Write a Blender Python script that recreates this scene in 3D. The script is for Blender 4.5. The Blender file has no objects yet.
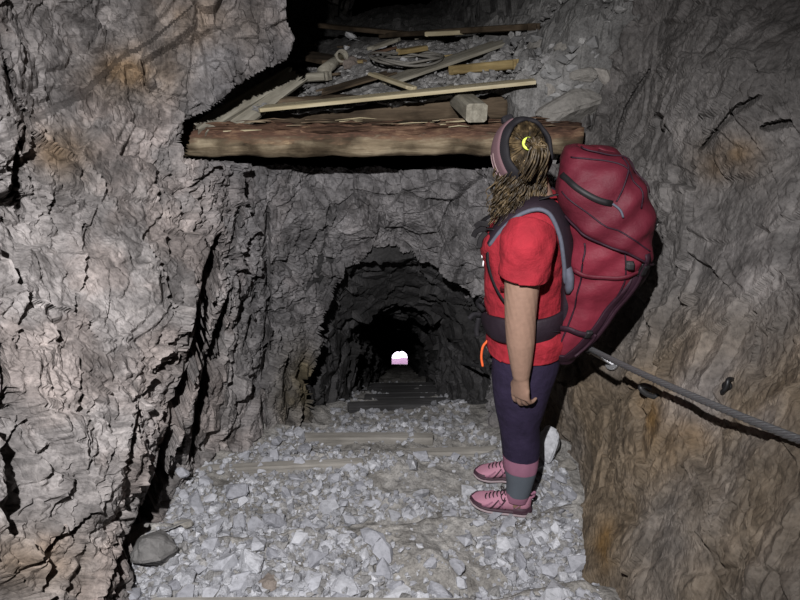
import bpy, bmesh, math, random
import numpy as np
from mathutils import Vector, Matrix
random.seed(7)
RNG = np.random.default_rng(11)
SC = bpy.context.scene
COL = SC.collection
R = math.radians

# ------------------------------------------------------------------ camera model
CAM = np.array([0.0, 0.0, 1.95])
PITCH, FPX = R(25.0), 590.0
CP, SP = math.cos(PITCH), math.sin(PITCH)

def ray(u, v):
    a = (u - 400.0) / FPX
    b = -(v - 300.0) / FPX
    return np.array([a, CP + b * SP, -SP + b * CP])

def at_y(u, v, Y):
    d = ray(u, v)
    return CAM + d * (Y / d[1])

def at_z(u, v, z):
    d = ray(u, v)
    return CAM + d * ((z - CAM[2]) / d[2])

def project(P):
    d = P - CAM
    x = d[..., 0]
    y = d[..., 1] * SP + d[..., 2] * CP
    z = np.maximum(d[..., 1] * CP - d[..., 2] * SP, 1e-3)
    return 400 + FPX * x / z, 300 - FPX * y / z

# ------------------------------------------------------------------ noise
def h3(i, j, k, s):
    i = i.astype(np.int64).astype(np.uint32); j = j.astype(np.int64).astype(np.uint32); k = k.astype(np.int64).astype(np.uint32)
    h = i * np.uint32(374761393) + j * np.uint32(668265263) + k * np.uint32(2147483647 - 12345) + np.uint32((s * 974634777 + 1013904223) & 0xffffffff)
    h = (h ^ (h >> np.uint32(13))) * np.uint32(1274126177)
    h = (h ^ (h >> np.uint32(16))) * np.uint32(2246822519)
    h = h ^ (h >> np.uint32(15))
    return h.astype(np.float64) / 4294967295.0

def vnoise(P, s=0):
    c = np.floor(P); f = P - c; f = f * f * (3 - 2 * f)
    o = 0
    for a in (0, 1):
        wa = f[:, 0] if a else 1 - f[:, 0]
        for b in (0, 1):
            wb = f[:, 1] if b else 1 - f[:, 1]
            for d in (0, 1):
                wd = f[:, 2] if d else 1 - f[:, 2]
                o = o + wa * wb * wd * h3(c[:, 0] + a, c[:, 1] + b, c[:, 2] + d, s)
    return o * 2 - 1

def fbm(P, octv=4, s=0, gain=0.5):
    o = 0; a = 1.0
    for k in range(octv):
        o = o + a * vnoise(P * (2.03 ** k) + 17.3 * k, s + k); a *= gain
    return o

def facet(P, s=0, jit=0.9, tilt=1.0, soft=0.0, cell=False):
    """broken rock: every cell is its own tilted plane; returns height and distance to the nearest joint"""
    c = np.floor(P); n = len(P)
    f1 = np.full(n, 9.0); f2 = np.full(n, 9.0)
    val = np.zeros(n); cid = np.zeros(n)
    for a in (-1, 0, 1):
        for b in (-1, 0, 1):
            for d in (-1, 0, 1):
                ci, cj, ck = c[:, 0] + a, c[:, 1] + b, c[:, 2] + d
                px = ci + .5 + jit * (h3(ci, cj, ck, s) - .5); py = cj + .5 + jit * (h3(ci, cj, ck, s + 1) - .5); pz = ck + .5 + jit * (h3(ci, cj, ck, s + 2) - .5)
                dx, dy, dz = P[:, 0] - px, P[:, 1] - py, P[:, 2] - pz
                dd = np.sqrt(dx * dx + dy * dy + dz * dz)
                v = (h3(ci, cj, ck, s + 3) - .5) + tilt * ((h3(ci, cj, ck, s + 4) - .5) * dx + (h3(ci, cj, ck, s + 5) - .5) * dy + (h3(ci, cj, ck, s + 6) - .5) * dz)
                m = dd < f1
                f2 = np.where(m, f1, np.minimum(f2, dd))
                val = np.where(m, v, val)
                if cell: cid = np.where(m, h3(ci, cj, ck, s + 9), cid)
                f1 = np.where(m, dd, f1)
    e = f2 - f1
    if cell: return (val * (.35 + .65 * sstep(0, soft, e)) if soft else val), e, cid
    return (val * (.35 + .65 * sstep(0, soft, e)) if soft else val), e

def sstep(a, b, x):
    t = np.clip((x - a) / (b - a), 0, 1)
    return t * t * (3 - 2 * t)

def aniso(P, d, k):
    """squeeze coordinates along direction d by factor k, so that cells come out elongated along d"""
    d = np.array(d, float); d /= np.linalg.norm(d)
    return P - np.outer(P @ d, d) * (1 - k)

def seg_dist(U, V, pts):
    """distance from points to a polyline, signed side (+ = right of the way down), and position along it"""
    best = np.full(U.shape, 1e9); side = np.zeros(U.shape); along = np.zeros(U.shape)
    L = len(pts) - 1
    for i in range(L):
        (x0, y0), (x1, y1) = pts[i], pts[i + 1]
        dx, dy = x1 - x0, y1 - y0
        t = np.clip(((U - x0) * dx + (V - y0) * dy) / (dx * dx + dy * dy), 0, 1)
        ex, ey = U - x0 - t * dx, V - y0 - t * dy
        dd = np.hypot(ex, ey)
        m = dd < best
        best = np.where(m, dd, best)
        side = np.where(m, np.sign(dx * ey - dy * ex), side)
        along = np.where(m, (i + t) / L, along)
    return best, -side, along

def in_poly(U, V, poly):
    c = np.zeros(U.shape, bool); n = len(poly)
    for i in range(n):
        x0, y0 = poly[i]; x1, y1 = poly[(i + 1) % n]
        if y0 == y1: continue
        cond = (y0 > V) != (y1 > V)
        c ^= cond & (U < (x1 - x0) * (V - y0) / (y1 - y0) + x0)
    return c

# ------------------------------------------------------------------ objects
def link(name, me, mat=None, parent=None):
    o = bpy.data.objects.new(name, me)
    COL.objects.link(o)
    if mat is not None and me is not None and len(me.materials) == 0: me.materials.append(mat)
    if parent is not None: o.parent = parent
    return o

def tag(o, label=None, cat=None, group=None, kind=None):
    if label: o['label'] = label
    if cat: o['category'] = cat
    if group: o['group'] = group
    if kind: o['kind'] = kind
    return o

def empty(name, loc, label, cat, group=None, rot=(0, 0, 0)):
    o = bpy.data.objects.new(name, None); COL.objects.link(o)
    o.location = loc; o.rotation_euler = rot; o.empty_display_size = .05
    return tag(o, label, cat, group)

def np_mesh(name, V, F, smooth=False, tint=None):
    V = np.asarray(V, np.float32)
    me = bpy.data.meshes.new(name)
    if isinstance(F, np.ndarray):
        nf, k = F.shape
        me.vertices.add(len(V)); me.vertices.foreach_set('co', V.ravel())
        me.loops.add(nf * k); me.loops.foreach_set('vertex_index', F.astype(np.int32).ravel())
        me.polygons.add(nf)
        me.polygons.foreach_set('loop_start', np.arange(0, nf * k, k, dtype=np.int32))
        me.update(calc_edges=True); me.validate()
    else:
        me.from_pydata([tuple(map(float, v)) for v in V], [], [tuple(map(int, f)) for f in F]); me.update()
    me.polygons.foreach_set('use_smooth', np.full(len(me.polygons), bool(smooth)))
    if tint is not None:
        ca = me.color_attributes.new('tint', 'FLOAT_COLOR', 'POINT')
        c = np.ones((len(V), 4), np.float32); c[:, :3] = tint
        ca.data.foreach_set('color', c.ravel())
    return me

def grid_faces(nu, nv, wrap=False):
    i = np.arange(nu if wrap else nu - 1)[:, None]; j = np.arange(nv - 1)[None, :]
    i2 = (i + 1) % nu
    a = i * nv + j; b = i2 * nv + j
    return np.stack([a + 0 * b, b, b + 1, a + 1], -1).reshape(-1, 4)

def drop_unused(V, F, *attrs):
    used = np.zeros(len(V), bool); used[F.ravel()] = True
    idx = np.cumsum(used) - 1
    return (V[used], idx[F]) + tuple(a[used] for a in attrs)

# ------------------------------------------------------------------ materials
def nodes(name):
    m = bpy.data.materials.new(name); m.use_nodes = True
    nt = m.node_tree; b = nt.nodes['Principled BSDF']
    return m, nt, b

def N(nt, t, **kw):
    n = nt.nodes.new(t)
    for k, v in kw.items():
        if k in n.inputs.keys(): n.inputs[k].default_value = v
        else: setattr(n, k, v)
    return n

def ramp(nt, src, stops):
    r = nt.nodes.new('ShaderNodeValToRGB')
    e = r.color_ramp.elements
    while len(e) < len(stops): e.new(.5)
    for q, (p, c) in zip(e, stops):
        q.position = p; q.color = tuple(c) + (1,) if len(c) == 3 else c
    nt.links.new(src, r.inputs[0])
    return r.outputs[0]

def mixc(nt, a, b, fac, mode='MIX'):
    m = nt.nodes.new('ShaderNodeMix'); m.data_type = 'RGBA'; m.blend_type = mode
    for s, v in ((6, a), (7, b), (0, fac)):
        if hasattr(v, 'links') or hasattr(v, 'is_linked'): nt.links.new(v, m.inputs[s])
        else: m.inputs[s].default_value = v if s == 0 else tuple(v) + (1,)
    return m.outputs[2]

def rock_mat(name, bump=.5, rough=.85, scale=1.0, spec=.25):
    m, nt, b = nodes(name)
    at = N(nt, 'ShaderNodeAttribute', attribute_name='tint')
    g = nt.nodes.new('ShaderNodeNewGeometry')
    n1 = N(nt, 'ShaderNodeTexNoise', Scale=9 * scale, Detail=8.0, Roughness=.65)
    n2 = N(nt, 'ShaderNodeTexNoise', Scale=60 * scale, Detail=6.0, Roughness=.7)
    vo = N(nt, 'ShaderNodeTexVoronoi', Scale=24 * scale, feature='DISTANCE_TO_EDGE')
    mp = N(nt, 'ShaderNodeMapping'); mp.inputs['Scale'].default_value = (1, 1, .5); mp.inputs['Rotation'].default_value = (.3, .2, .4)
    n3 = N(nt, 'ShaderNodeTexNoise', Scale=4 * scale, Detail=4.0)
    add = N(nt, 'ShaderNodeVectorMath', operation='MULTIPLY_ADD')
    add.inputs[1].default_value = (.12, .12, .12)
    nt.links.new(n3.outputs['Color'], add.inputs[0]); nt.links.new(g.outputs['Position'], add.inputs[2])
    nt.links.new(add.outputs[0], mp.inputs[0]); nt.links.new(mp.outputs[0], vo.inputs['Vector'])
    for n in (n1, n2, n3): nt.links.new(g.outputs['Position'], n.inputs['Vector'])
    c1 = ramp(nt, n1.outputs[0], [(.3, (.55, .54, .53)), (.5, (.95, .95, .95)), (.72, (1.36, 1.35, 1.33))])
    c2 = ramp(nt, n2.outputs[0], [(.28, (.5, .5, .5)), (.5, (1, 1, 1)), (.75, (1.35, 1.35, 1.35))])
    col = mixc(nt, at.outputs[0], c1, 1.0, 'MULTIPLY')
    col = mixc(nt, col, c2, 1.0, 'MULTIPLY')
    nt.links.new(col, b.inputs['Base Color'])
    b.inputs['Roughness'].default_value = rough
    b.inputs['Specular IOR Level'].default_value = spec
    crack = ramp(nt, vo.outputs[0], [(0, (0, 0, 0)), (.06, (.8, .8, .8)), (.2, (1, 1, 1))])
    b1 = N(nt, 'ShaderNodeBump', Strength=bump * .55, Distance=.006); nt.links.new(crack, b1.inputs['Height'])
    b2 = N(nt, 'ShaderNodeBump', Strength=bump, Distance=.02); nt.links.new(n1.outputs[0], b2.inputs['Height']); nt.links.new(b1.outputs[0], b2.inputs['Normal'])
    b3 = N(nt, 'ShaderNodeBump', Strength=bump, Distance=.006); nt.links.new(n2.outputs[0], b3.inputs['Height']); nt.links.new(b2.outputs[0], b3.inputs['Normal'])
    nt.links.new(b3.outputs[0], b.inputs['Normal'])
    return m

def plain(name, col, rough=.7, metal=0, bump=0, bscale=80, var=.15, spec=.4, sheen=0):
    m, nt, b = nodes(name)
    tc = N(nt, 'ShaderNodeTexCoord')
    n = N(nt, 'ShaderNodeTexNoise', Scale=bscale, Detail=4.0); nt.links.new(tc.outputs['Object'], n.inputs['Vector'])
    lo = tuple(c * (1 - var) for c in col); hi = tuple(c * (1 + var) for c in col)
    nt.links.new(ramp(nt, n.outputs[0], [(.3, lo), (.7, hi)]), b.inputs['Base Color'])
    b.inputs['Roughness'].default_value = rough; b.inputs['Metallic'].default_value = metal
    b.inputs['Specular IOR Level'].default_value = spec
    if sheen: b.inputs['Sheen Weight'].default_value = sheen
    if bump:
        bp = N(nt, 'ShaderNodeBump', Strength=bump, Distance=.004); nt.links.new(n.outputs[0], bp.inputs['Height']); nt.links.new(bp.outputs[0], b.inputs['Normal'])
    return m

M_ROCK = rock_mat('fractured limestone', .5)
M_ROCKR = rock_mat('smoother brown limestone', .45, .75, .8, .3)
M_GROUND = rock_mat('packed stone grit', .6, .95, 1.6, .15)
M_TUN = rock_mat('tunnel limestone', .5, .9)

# ------------------------------------------------------------------ floor height
EDGES = [(1.30, .30), (1.76, .15), (2.35, 0.0), (2.78, -.17)]
def floor_h(X, Y):
    X = np.asarray(X, float); Y = np.asarray(Y, float)
    P = np.stack([X.ravel(), Y.ravel(), 0 * X.ravel()], 1)
    wob = (.05 * fbm(P * 1.7, 3, 40)).reshape(X.shape)
    Yw = Y + wob * .8 - .05 * X
    z = np.full(X.shape, .42)
    for (e, _), (nxt) in zip(EDGES, (.15, 0.0, -.17, -.34)):
        pass
    lev = [.30, .15, 0.0, -.17, -.33]
    z = np.full(X.shape, lev[0])
    for i, (e, _) in enumerate(EDGES):
        z = z + (lev[i + 1] - lev[i]) * sstep(e - .02, e + .10, Yw)
    z = z + np.where(Yw < 1.3, .15 * np.floor((1.3 - Yw) / .5 + .3), 0)
    # the descent inside the tunnel
    zt = 1.95 - .592 * Y - .50
    st = np.floor((Y - 2.95) / .42); fr = (Y - 2.95) / .42 - st
    zt = 1.95 - .592 * (2.95 + .42 * (st + sstep(0.02, .35, fr))) - .40
    z = np.where(Y > 2.95, np.minimum(z, zt), z)
    rub = (.035 * fbm(P * 3.1, 3, 50) + .012 * fbm(P * 17, 3, 52)).reshape(X.shape)
    side = .10 * sstep(.35, .75, np.abs(X - .0 * Y)) * sstep(3.2, 2.6, Y)
    z = z + rub + side * .5
    w = np.exp(-(((X - .45) / .24) ** 2 + ((Y - 2.05) / .24) ** 2) ** 2)     # trodden flat where the hiker stands
    return z * (1 - w) - .012 * w

# ------------------------------------------------------------------ cave shell (left wall, face round the tunnel mouth, right wall)
AX = np.array([0.0, 0.5])
CTRL = [
 # left wall
 (0, 600, .95), (60, 560, 1.22), (120, 580, 1.42), (165, 500, 1.95), (200, 465, 2.2), (235, 455, 2.42), (275, 440, 2.68), (310, 425, 3.2),
 (0, 450, 1.25), (60, 450, 1.45), (120, 450, 1.62), (160, 420, 1.86), (215, 400, 2.42), (245, 380, 2.62),
 (0, 300, 1.55), (60, 300, 1.78), (120, 300, 1.98), (185, 300, 2.14), (240, 300, 2.72), (262, 300, 2.95),
 (0, 200, 1.75), (60, 200, 2.02), (120, 200, 2.2), (180, 200, 2.45), (240, 200, 2.95), (262, 180, 3.15),
 (0, 100, 2.0), (60, 90, 2.35), (120, 90, 2.5), (180, 110, 2.62), (240, 70, 2.78), (285, 30, 2.95), (285, -60, 3.0), (290, 120, 3.2),
 (0, 0, 2.3), (80, 20, 2.6), (160, 0, 2.75), (240, 0, 2.85),
 # face round the tunnel mouth
 (300, 200, 3.28), (300, 300, 3.25), (300, 380, 3.2), (350, 200, 3.38), (420, 200, 3.38), (420, 240, 3.36), (470, 200, 3.25), (480, 280, 3.2), (490, 400, 3.0), (330, 170, 3.36), (440, 170, 3.36), (400, 120, 3.35), (500, 120, 3.32),
 # right wall
 (510, 330, 2.98), (530, 420, 2.62), (560, 430, 2.36), (575, 345, 2.52), (600, 520, 1.75), (588, 600, 1.36), (640, 600, 1.22), (700, 600, 1.09), (800, 600, .88),
 (640, 500, 1.72), (720, 500, 1.3), (800, 450, 1.12), (620, 400, 2.08), (700, 400, 1.6), (640, 330, 2.15), (720, 320, 1.72), (800, 300, 1.40),
 (560, 250, 2.95), (600, 220, 2.75), (660, 230, 2.3), (730, 220, 1.92), (800, 200, 1.62), (580, 140, 3.02), (620, 140, 2.8), (700, 100, 2.42), (800, 100, 1.92),
 (620, 40, 3.05), (640, 0, 3.15), (720, 0, 2.65), (800, 0, 2.22), (600, 90, 3.05),
]
def shell_fit():
    A = []; rr = []
    for u, v, Y in CTRL:
        p = at_y(u, v, Y)
        A.append((math.atan2(p[0], p[1] - AX[1]), p[2])); rr.append(math.hypot(p[0], p[1] - AX[1]))
    A = list(A)
    for zz in (-.6, .3, 1.2, 2.2, 3.2):
        for th, r in ((-180, 1.25), (-140, 1.2), (-105, 1.05), (105, 1.0), (140, 1.15), (180, 1.25)):
            A.append((R(th), zz)); rr.append(r)
    for th, r in ((-70, 1.1), (-50, 1.25), (-35, 1.7), (-25, 2.1), (-12, 2.75), (0, 2.9), (10, 2.7), (18, 2.2), (32, 1.5), (55, 1.05), (75, .95)):
        A.append((R(th), -.6)); rr.append(r)
    for th, r in ((-70, 1.5), (-50, 1.9), (-25, 2.3), (0, 2.5), (20, 2.4), (40, 1.9), (70, 1.4)):
        A.append((R(th), 3.2)); rr.append(r)
    A = np.array(A) * np.array([1.6, 1.0]); rr = np.array(rr)
    n = len(A)
    def phi(d2): return d2 * np.log(d2 + 1e-9) * .5
    D = ((A[:, None] - A[None]) ** 2).sum(-1)
    K = phi(D) + np.eye(n) * .015
    Pm = np.c_[np.ones(n), A]
    S = np.block([[K, Pm], [Pm.T, np.zeros((3, 3))]])
    w = np.linalg.solve(S, np.r_[rr, 0, 0, 0])
    def ev(th, z):
        q = np.stack([th.ravel() * 1.6, z.ravel()], 1); out = np.empty(len(q))
        for i in range(0, len(q), 20000):
            b = q[i:i + 20000]
            out[i:i + 20000] = phi(((b[:, None] - A[None]) ** 2).sum(-1)) @ w[:n] + np.c_[np.ones(len(b)), b] @ w[n:]
        return out.reshape(th.shape)
    return ev
SHELL = shell_fit()

MOUTH = [(320, 425), (312, 385), (317, 350), (326, 315), (338, 285), (352, 266), (372, 257), (392, 252), (410, 256), (436, 270), (462, 281), (476, 300), (484, 340), (487, 380), (487, 440), (487, 520), (316, 520)]
WINDOW = [(184, 158), (182, 121), (206, 112), (240, 86), (268, 70), (288, 58), (297, 40), (288, 22), (287, -60), (290, -160), (660, -160), (640, -60), (618, 10), (604, 55), (590, 90), (580, 120), (580, 162), (430, 168), (300, 166)]

FISS = [  # polyline in the photo, half width px, depth, bulge of the left lip
 ([(217, 236), (212, 262), (203, 310), (196, 345), (184, 385), (172, 425), (163, 455), (148, 495), (126, 545), (98, 604)], 6.5, .34, .05),
 ([(240, 205), (236, 232), (230, 258), (224, 276)], 2.6, .12, .01),
 ([(230, 290), (222, 320), (214, 345), (207, 375), (200, 405), (190, 462)], 4.5, .22, .03),
 ([(268, 200), (267, 260), (269, 300), (266, 345), (264, 390), (265, 445)], 2.6, .12, .0),
 ([(260, 262), (254, 300), (250, 330), (243, 352)], 1.8, .07, .0),
 ([(288, 360), (285, 392), (290, 425)], 2.0, .08, .0),
 ([(93, 493), (72, 518), (38, 548)], 5.0, .13, .05),
 ([(112, 430), (100, 462), (97, 496)], 2.2, .06, .01),
 ([(84, 222), (85, 244)], 2.4, .06, .0), ([(160, 268), (165, 300)], 2.5, .07, .01), ([(140, 380), (126, 440)], 2.2, .05, .01),
 ([(4, 60), (12, 95), (26, 118), (24, 134), (14, 148)], 4.0, .12, .05),
 ([(16, 150), (15, 190), (22, 225)], 3.0, .08, .0), ([(0, 345), (5, 380), (3, 420)], 3.5, .1, .0),
 ([(548, 425), (562, 440), (574, 447)], 3.0, .1, .0),
 ([(700, 150), (735, 110), (762, 95)], 2.0, .05, .0), ([(762, 128), (790, 122)], 2.5, .06, .0),
 ([(612, 60), (596, 92), (590, 130)], 2.4, .07, .0), ([(650, 70), (625, 110), (612, 160)], 1.8, .05, .0),
 ([(452, 200), (440, 230), (452, 262)], 1.4, .03, .0), ([(330, 205), (326, 240), (318, 275)], 1.6, .04, .0), ([(352, 190), (385, 196), (430, 192)], 1.2, .03, .0),
]
def blob(U, V, u, v, su, sv):
    return np.exp(-((U - u) / su) ** 2 - ((V - v) / sv) ** 2)

def build_shell():
    tf = np.linspace(-74, 74, 3000)
    rr = .5 * SHELL(R(1) * tf, 0 * tf + .7) + .5 * SHELL(R(1) * tf, 0 * tf + 1.2)
    cx, cy = rr * np.sin(R(1) * tf), AX[1] + rr * np.cos(R(1) * tf)
    cum = np.r_[0, np.cumsum(np.hypot(np.diff(cx), np.diff(cy)) / np.clip(np.hypot(cx, cy)[1:], .9, 3))]
    dense = np.interp(np.linspace(0, cum[-1], 1000), cum, tf)
    thv = np.unique(np.r_[np.linspace(-180, -74, 50), dense, np.linspace(74, 180, 50)])
    zv = np.unique(np.r_[np.linspace(-.9, -.45, 20), np.linspace(-.45, 2.25, 400), np.linspace(2.25, 3.4, 50)])
    th, z = np.meshgrid(R(1) * thv, zv, indexing='ij')
    r0 = SHELL(th, z)
    def pos(r): return np.stack([r * np.sin(th), AX[1] + r * np.cos(th), z], -1)
    B = pos(r0); P = B.reshape(-1, 3)
    U, V = project(P); front = P[:, 1] > .25
    U = np.where(front, U, -999); 
    thf = th.ravel()
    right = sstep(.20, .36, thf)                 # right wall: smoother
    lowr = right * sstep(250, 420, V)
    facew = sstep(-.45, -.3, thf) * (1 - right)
    Dl = (.12, .5, .86)
    Pw = P + .05 * np.stack([vnoise(P * 5 + 9, 1), vnoise(P * 5 + 31, 2), vnoise(P * 5 + 57, 3)], 1)
    a1, e1 = facet(aniso(Pw, Dl, .65) * 3.0, 5, tilt=1.5, soft=.03)
    a2, e2, i2 = facet(aniso(Pw, Dl, .75) * 7.0, 15, tilt=1.9, soft=.07, cell=True)
    a3, e3, i3 = facet(aniso(Pw, Dl, .85) * 16.0, 25, tilt=2.0, soft=.14, cell=True)
    a4, e4, i4 = facet(Pw * 36.0, 35, tilt=2.0, soft=.18, cell=True)
    low = fbm(P * 1.3, 3, 60)
    fine = fbm(P * 40, 2, 70)
    k = 1 - .38 * right - .05 * facew; k3 = 1 - .65 * right * (1 - .6 * sstep(.1, .6, fbm(P * 1.9, 2, 67)))
    patch = .55 + .75 * sstep(-.4, .5, fbm(P * 2.6, 3, 66))
    d = .05 * low + k * (.085 * a1 + .042 * a2 + k3 / np.maximum(k, .1) * patch * (.022 * a3 + .011 * a4)) + .003 * fine
    d = d + (.012 + .012 * facew) * (1 - .6 * right) * np.exp(-(e2 / .05) ** 2) * patch + (.008 + .006 * facew) * (1 - .6 * right) * np.exp(-(e3 / .08) ** 2) * patch
    # bedding steps on the right wall, running down to the left
    bed = vnoise(aniso(P, (-.35, .6, .75), .3) * 6, 80)
    d = d + right * (.009 * bed + .05 * fbm(P * 2.3, 2, 83))
    du = np.gradient(B, axis=0); dv = np.gradient(B, axis=1)
    nn = np.cross(du, dv); nn /= np.linalg.norm(nn, axis=-1, keepdims=True)
    out = B - np.array([AX[0], AX[1], 0]) * 1.0; out[..., 2] = 0
    nn *= np.sign((nn * out).sum(-1, keepdims=True)); nn = nn.reshape(-1, 3)
    P1 = P + nn * d[:, None]
    U, V = project(P1); U = np.where(front, U, -999)
    d = np.zeros(len(P))
    for pts, w, dep, lip in FISS:
        dist, side, al = seg_dist(U, V, pts)
        dist = dist + 2.0 * vnoise(P * 14, 33) * min(1, w / 4)
        taper = np.sqrt(np.clip(np.minimum(al, 1 - al) * 6, .15, 1))
        d = d + front * dep * np.exp(-(np.maximum(dist, 0) / (w * taper)) ** 4)
        if lip: d = d - front * lip * (side < 0) * np.exp(-dist / (w * 6))
    # overhang above the ochre shelf at upper left, and the boulder at the left edge
    dist, side, al = seg_dist(U, V, [(50, 112), (82, 96), (120, 58), (150, 42), (190, 8), (215, -20)])
    d = d + front * (.13 * (side > 0) * np.exp(-dist / 55) - .06 * (side < 0) * np.exp(-dist / 22))
    d = d - front * (.09 * blob(U, V, 4, 112, 26, 46) + .10 * blob(U, V, 60, 175, 26, 36) + .05 * blob(U, V, 140, 60, 30, 30))
    d = d - front * (.10 * blob(U, V, 110, 330, 60, 110) + .06 * blob(U, V, 70, 460, 60, 60))
    d = d - front * (.08 * blob(U, V, 640, 470, 60, 70) + .05 * blob(U, V, 600, 560, 30, 60) + .05 * blob(U, V, 690, 60, 40, 60))
    rad = P1 - np.array([0, .2, 0]); rad[:, 2] = 0; rad /= np.linalg.norm(rad, axis=1, keepdims=True)
    Pd = P1 + rad * d[:, None]
    # ---- colour of the stone itself
    c = np.empty((len(P), 3))
    n_a = fbm(P * 2.2, 4, 90); n_b = fbm(P * 5.0 + 3, 4, 95)
    grey = np.array([.235, .222, .215]); pale = np.array([.34, .32, .31]); pink = np.array([.30, .257, .236]); ochre = np.array([.26, .185, .115])
    brown = np.array([.20, .155, .105]); rust = np.array([.20, .115, .035]); cool = np.array([.215, .215, .225])
    mix = lambda c, t, w: c * (1 - w[:, None]) + t * w[:, None]
    c[:] = grey
    c = mix(c, pale, .7 * sstep(-.1, .7, n_a))
    c = mix(c, pink, .62 * sstep(-.35, .35, n_b + front * (1.1 * blob(U, V, 60, 350, 60, 70) + .7 * blob(U, V, 150, 250, 60, 40) + .6 * blob(U, V, 150, 380, 50, 60)) - .35) * sstep(.1, -.3, thf))
    c = mix(c, ochre, np.clip(front * (.9 * blob(U, V, 130, 75, 38, 22) + .8 * blob(U, V, 215, 35, 60, 45) + .6 * blob(U, V, 60, 150, 30, 25) + .5 * blob(U, V, 20, 560, 60, 40)) * (1 + n_b), 0, 1))
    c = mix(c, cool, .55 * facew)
    c = mix(c, np.array([.16, .135, .085]), np.clip(front * 1.0 * blob(U, V, 300, 390, 24, 40) * (1 + .6 * n_b), 0, 1))
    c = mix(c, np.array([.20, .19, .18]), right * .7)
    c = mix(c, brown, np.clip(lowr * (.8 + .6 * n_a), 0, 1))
    c = mix(c, np.array([.30, .28, .27]), np.clip(right * front * (1.1 * blob(U, V, 725, 400, 50, 38) + .8 * blob(U, V, 750, 240, 50, 60) + .5 * blob(U, V, 610, 330, 20, 40)) * (.55 + n_b), 0, .9))
    c = mix(c, rust, np.clip(front * (.85 * blob(U, V, 611, 535, 13, 22) + .9 * blob(U, V, 648, 415, 12, 26) + .7 * blob(U, V, 690, 440, 22, 24) + .6 * blob(U, V, 730, 160, 30, 22)) * (.8 + n_b), 0, .9))
    c *= (1 + .20 * fbm(P * 11, 3, 99))[:, None]
    c *= (1 + (1 - .5 * right) * (.34 * (i2 - .5) + .44 * (i3 - .5) + .36 * (i4 - .5) * patch))[:, None]
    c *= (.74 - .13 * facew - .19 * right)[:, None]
    c *= np.array([1.0, .985, .985])
    c = np.clip(c, .02, .8)
    F = grid_faces(len(thv), len(zv))
    Uj = U + 7 * vnoise(P * 7, 41) + 3.5 * vnoise(P * 19, 42); Vj = V + 7 * vnoise(P * 7, 43) + 3.5 * vnoise(P * 19, 44)
    hole = (in_poly(Uj, Vj, MOUTH) & (P[:, 1] > 2.45) & (P[:, 2] < 1.1)) | (in_poly(U + .5 * (Uj - U), V + .5 * (Vj - V), WINDOW) & (P[:, 1] > 2.3) & (P[:, 2] > 1.05))
    F = F[~hole[F].any(1)]
    tf = thf[F].mean(1)
    Pf = P[F].mean(1)
    jag = .04 * vnoise(Pf * 6, 4)
    lo, hi = -.44 + jag, .24 + jag
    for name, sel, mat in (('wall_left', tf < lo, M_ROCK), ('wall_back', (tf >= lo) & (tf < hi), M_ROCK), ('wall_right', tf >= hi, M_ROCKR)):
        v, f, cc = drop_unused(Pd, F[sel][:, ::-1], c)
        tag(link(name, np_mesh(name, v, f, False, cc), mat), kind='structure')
build_shell()

def sheet(name, V, nu, nv, col, mat, smooth=False):
    o = link(name, np_mesh(name, V.reshape(-1, 3), grid_faces(nu, nv), smooth, col), mat)
    return tag(o, kind='structure')

def stone_col(P, a=(.24, .235, .235), b=(.33, .325, .32), s=0):
    w = sstep(-.5, .5, fbm(P * 4, 4, 120 + s))[:, None]
    return np.clip((np.array(a) * (1 - w) + np.array(b) * w) * (1 + .2 * fbm(P * 14, 3, 130 + s))[:, None], .02, .8)

# ------------------------------------------------------------------ ceiling, floor
def build_floor_ceiling():
    x = np.linspace(-2.4, 2.6, 90); y = np.linspace(-1.2, 5.4, 110)
    X, Y = np.meshgrid(x, y, indexing='ij'); P = np.stack([X, Y, 0 * X], -1)
    p = P.reshape(-1, 3)
    a, e = facet(p * 2.2, 200, tilt=1.4)
    P[..., 2] = 3.12 - .12 * (X ** 2) * .3 + (.2 * a + .06 * fbm(p * 3, 3, 210)).reshape(X.shape)
    sheet('ceiling', P, len(x), len(y), stone_col(p, (.2, .19, .18), (.28, .26, .25)), M_ROCK)
    x = np.unique(np.r_[np.linspace(-1.7, -1.15, 20), np.linspace(-1.15, .95, 300), np.linspace(.95, 1.6, 20)])
    y = np.unique(np.r_[np.linspace(-1.0, .9, 40), np.linspace(.9, 3.4, 330), np.linspace(3.4, 6.0, 160), np.linspace(6, 30, 160)])
    X, Y = np.meshgrid(x, y, indexing='ij')
    P = np.stack([X, Y, floor_h(X, Y)], -1); p = P.reshape(-1, 3)
    earth = stone_col(p * 1.5, (.21, .20, .185), (.28, .27, .255), 5)
    sheet('floor', P, len(x), len(y), earth, M_GROUND)
build_floor_ceiling()

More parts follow.
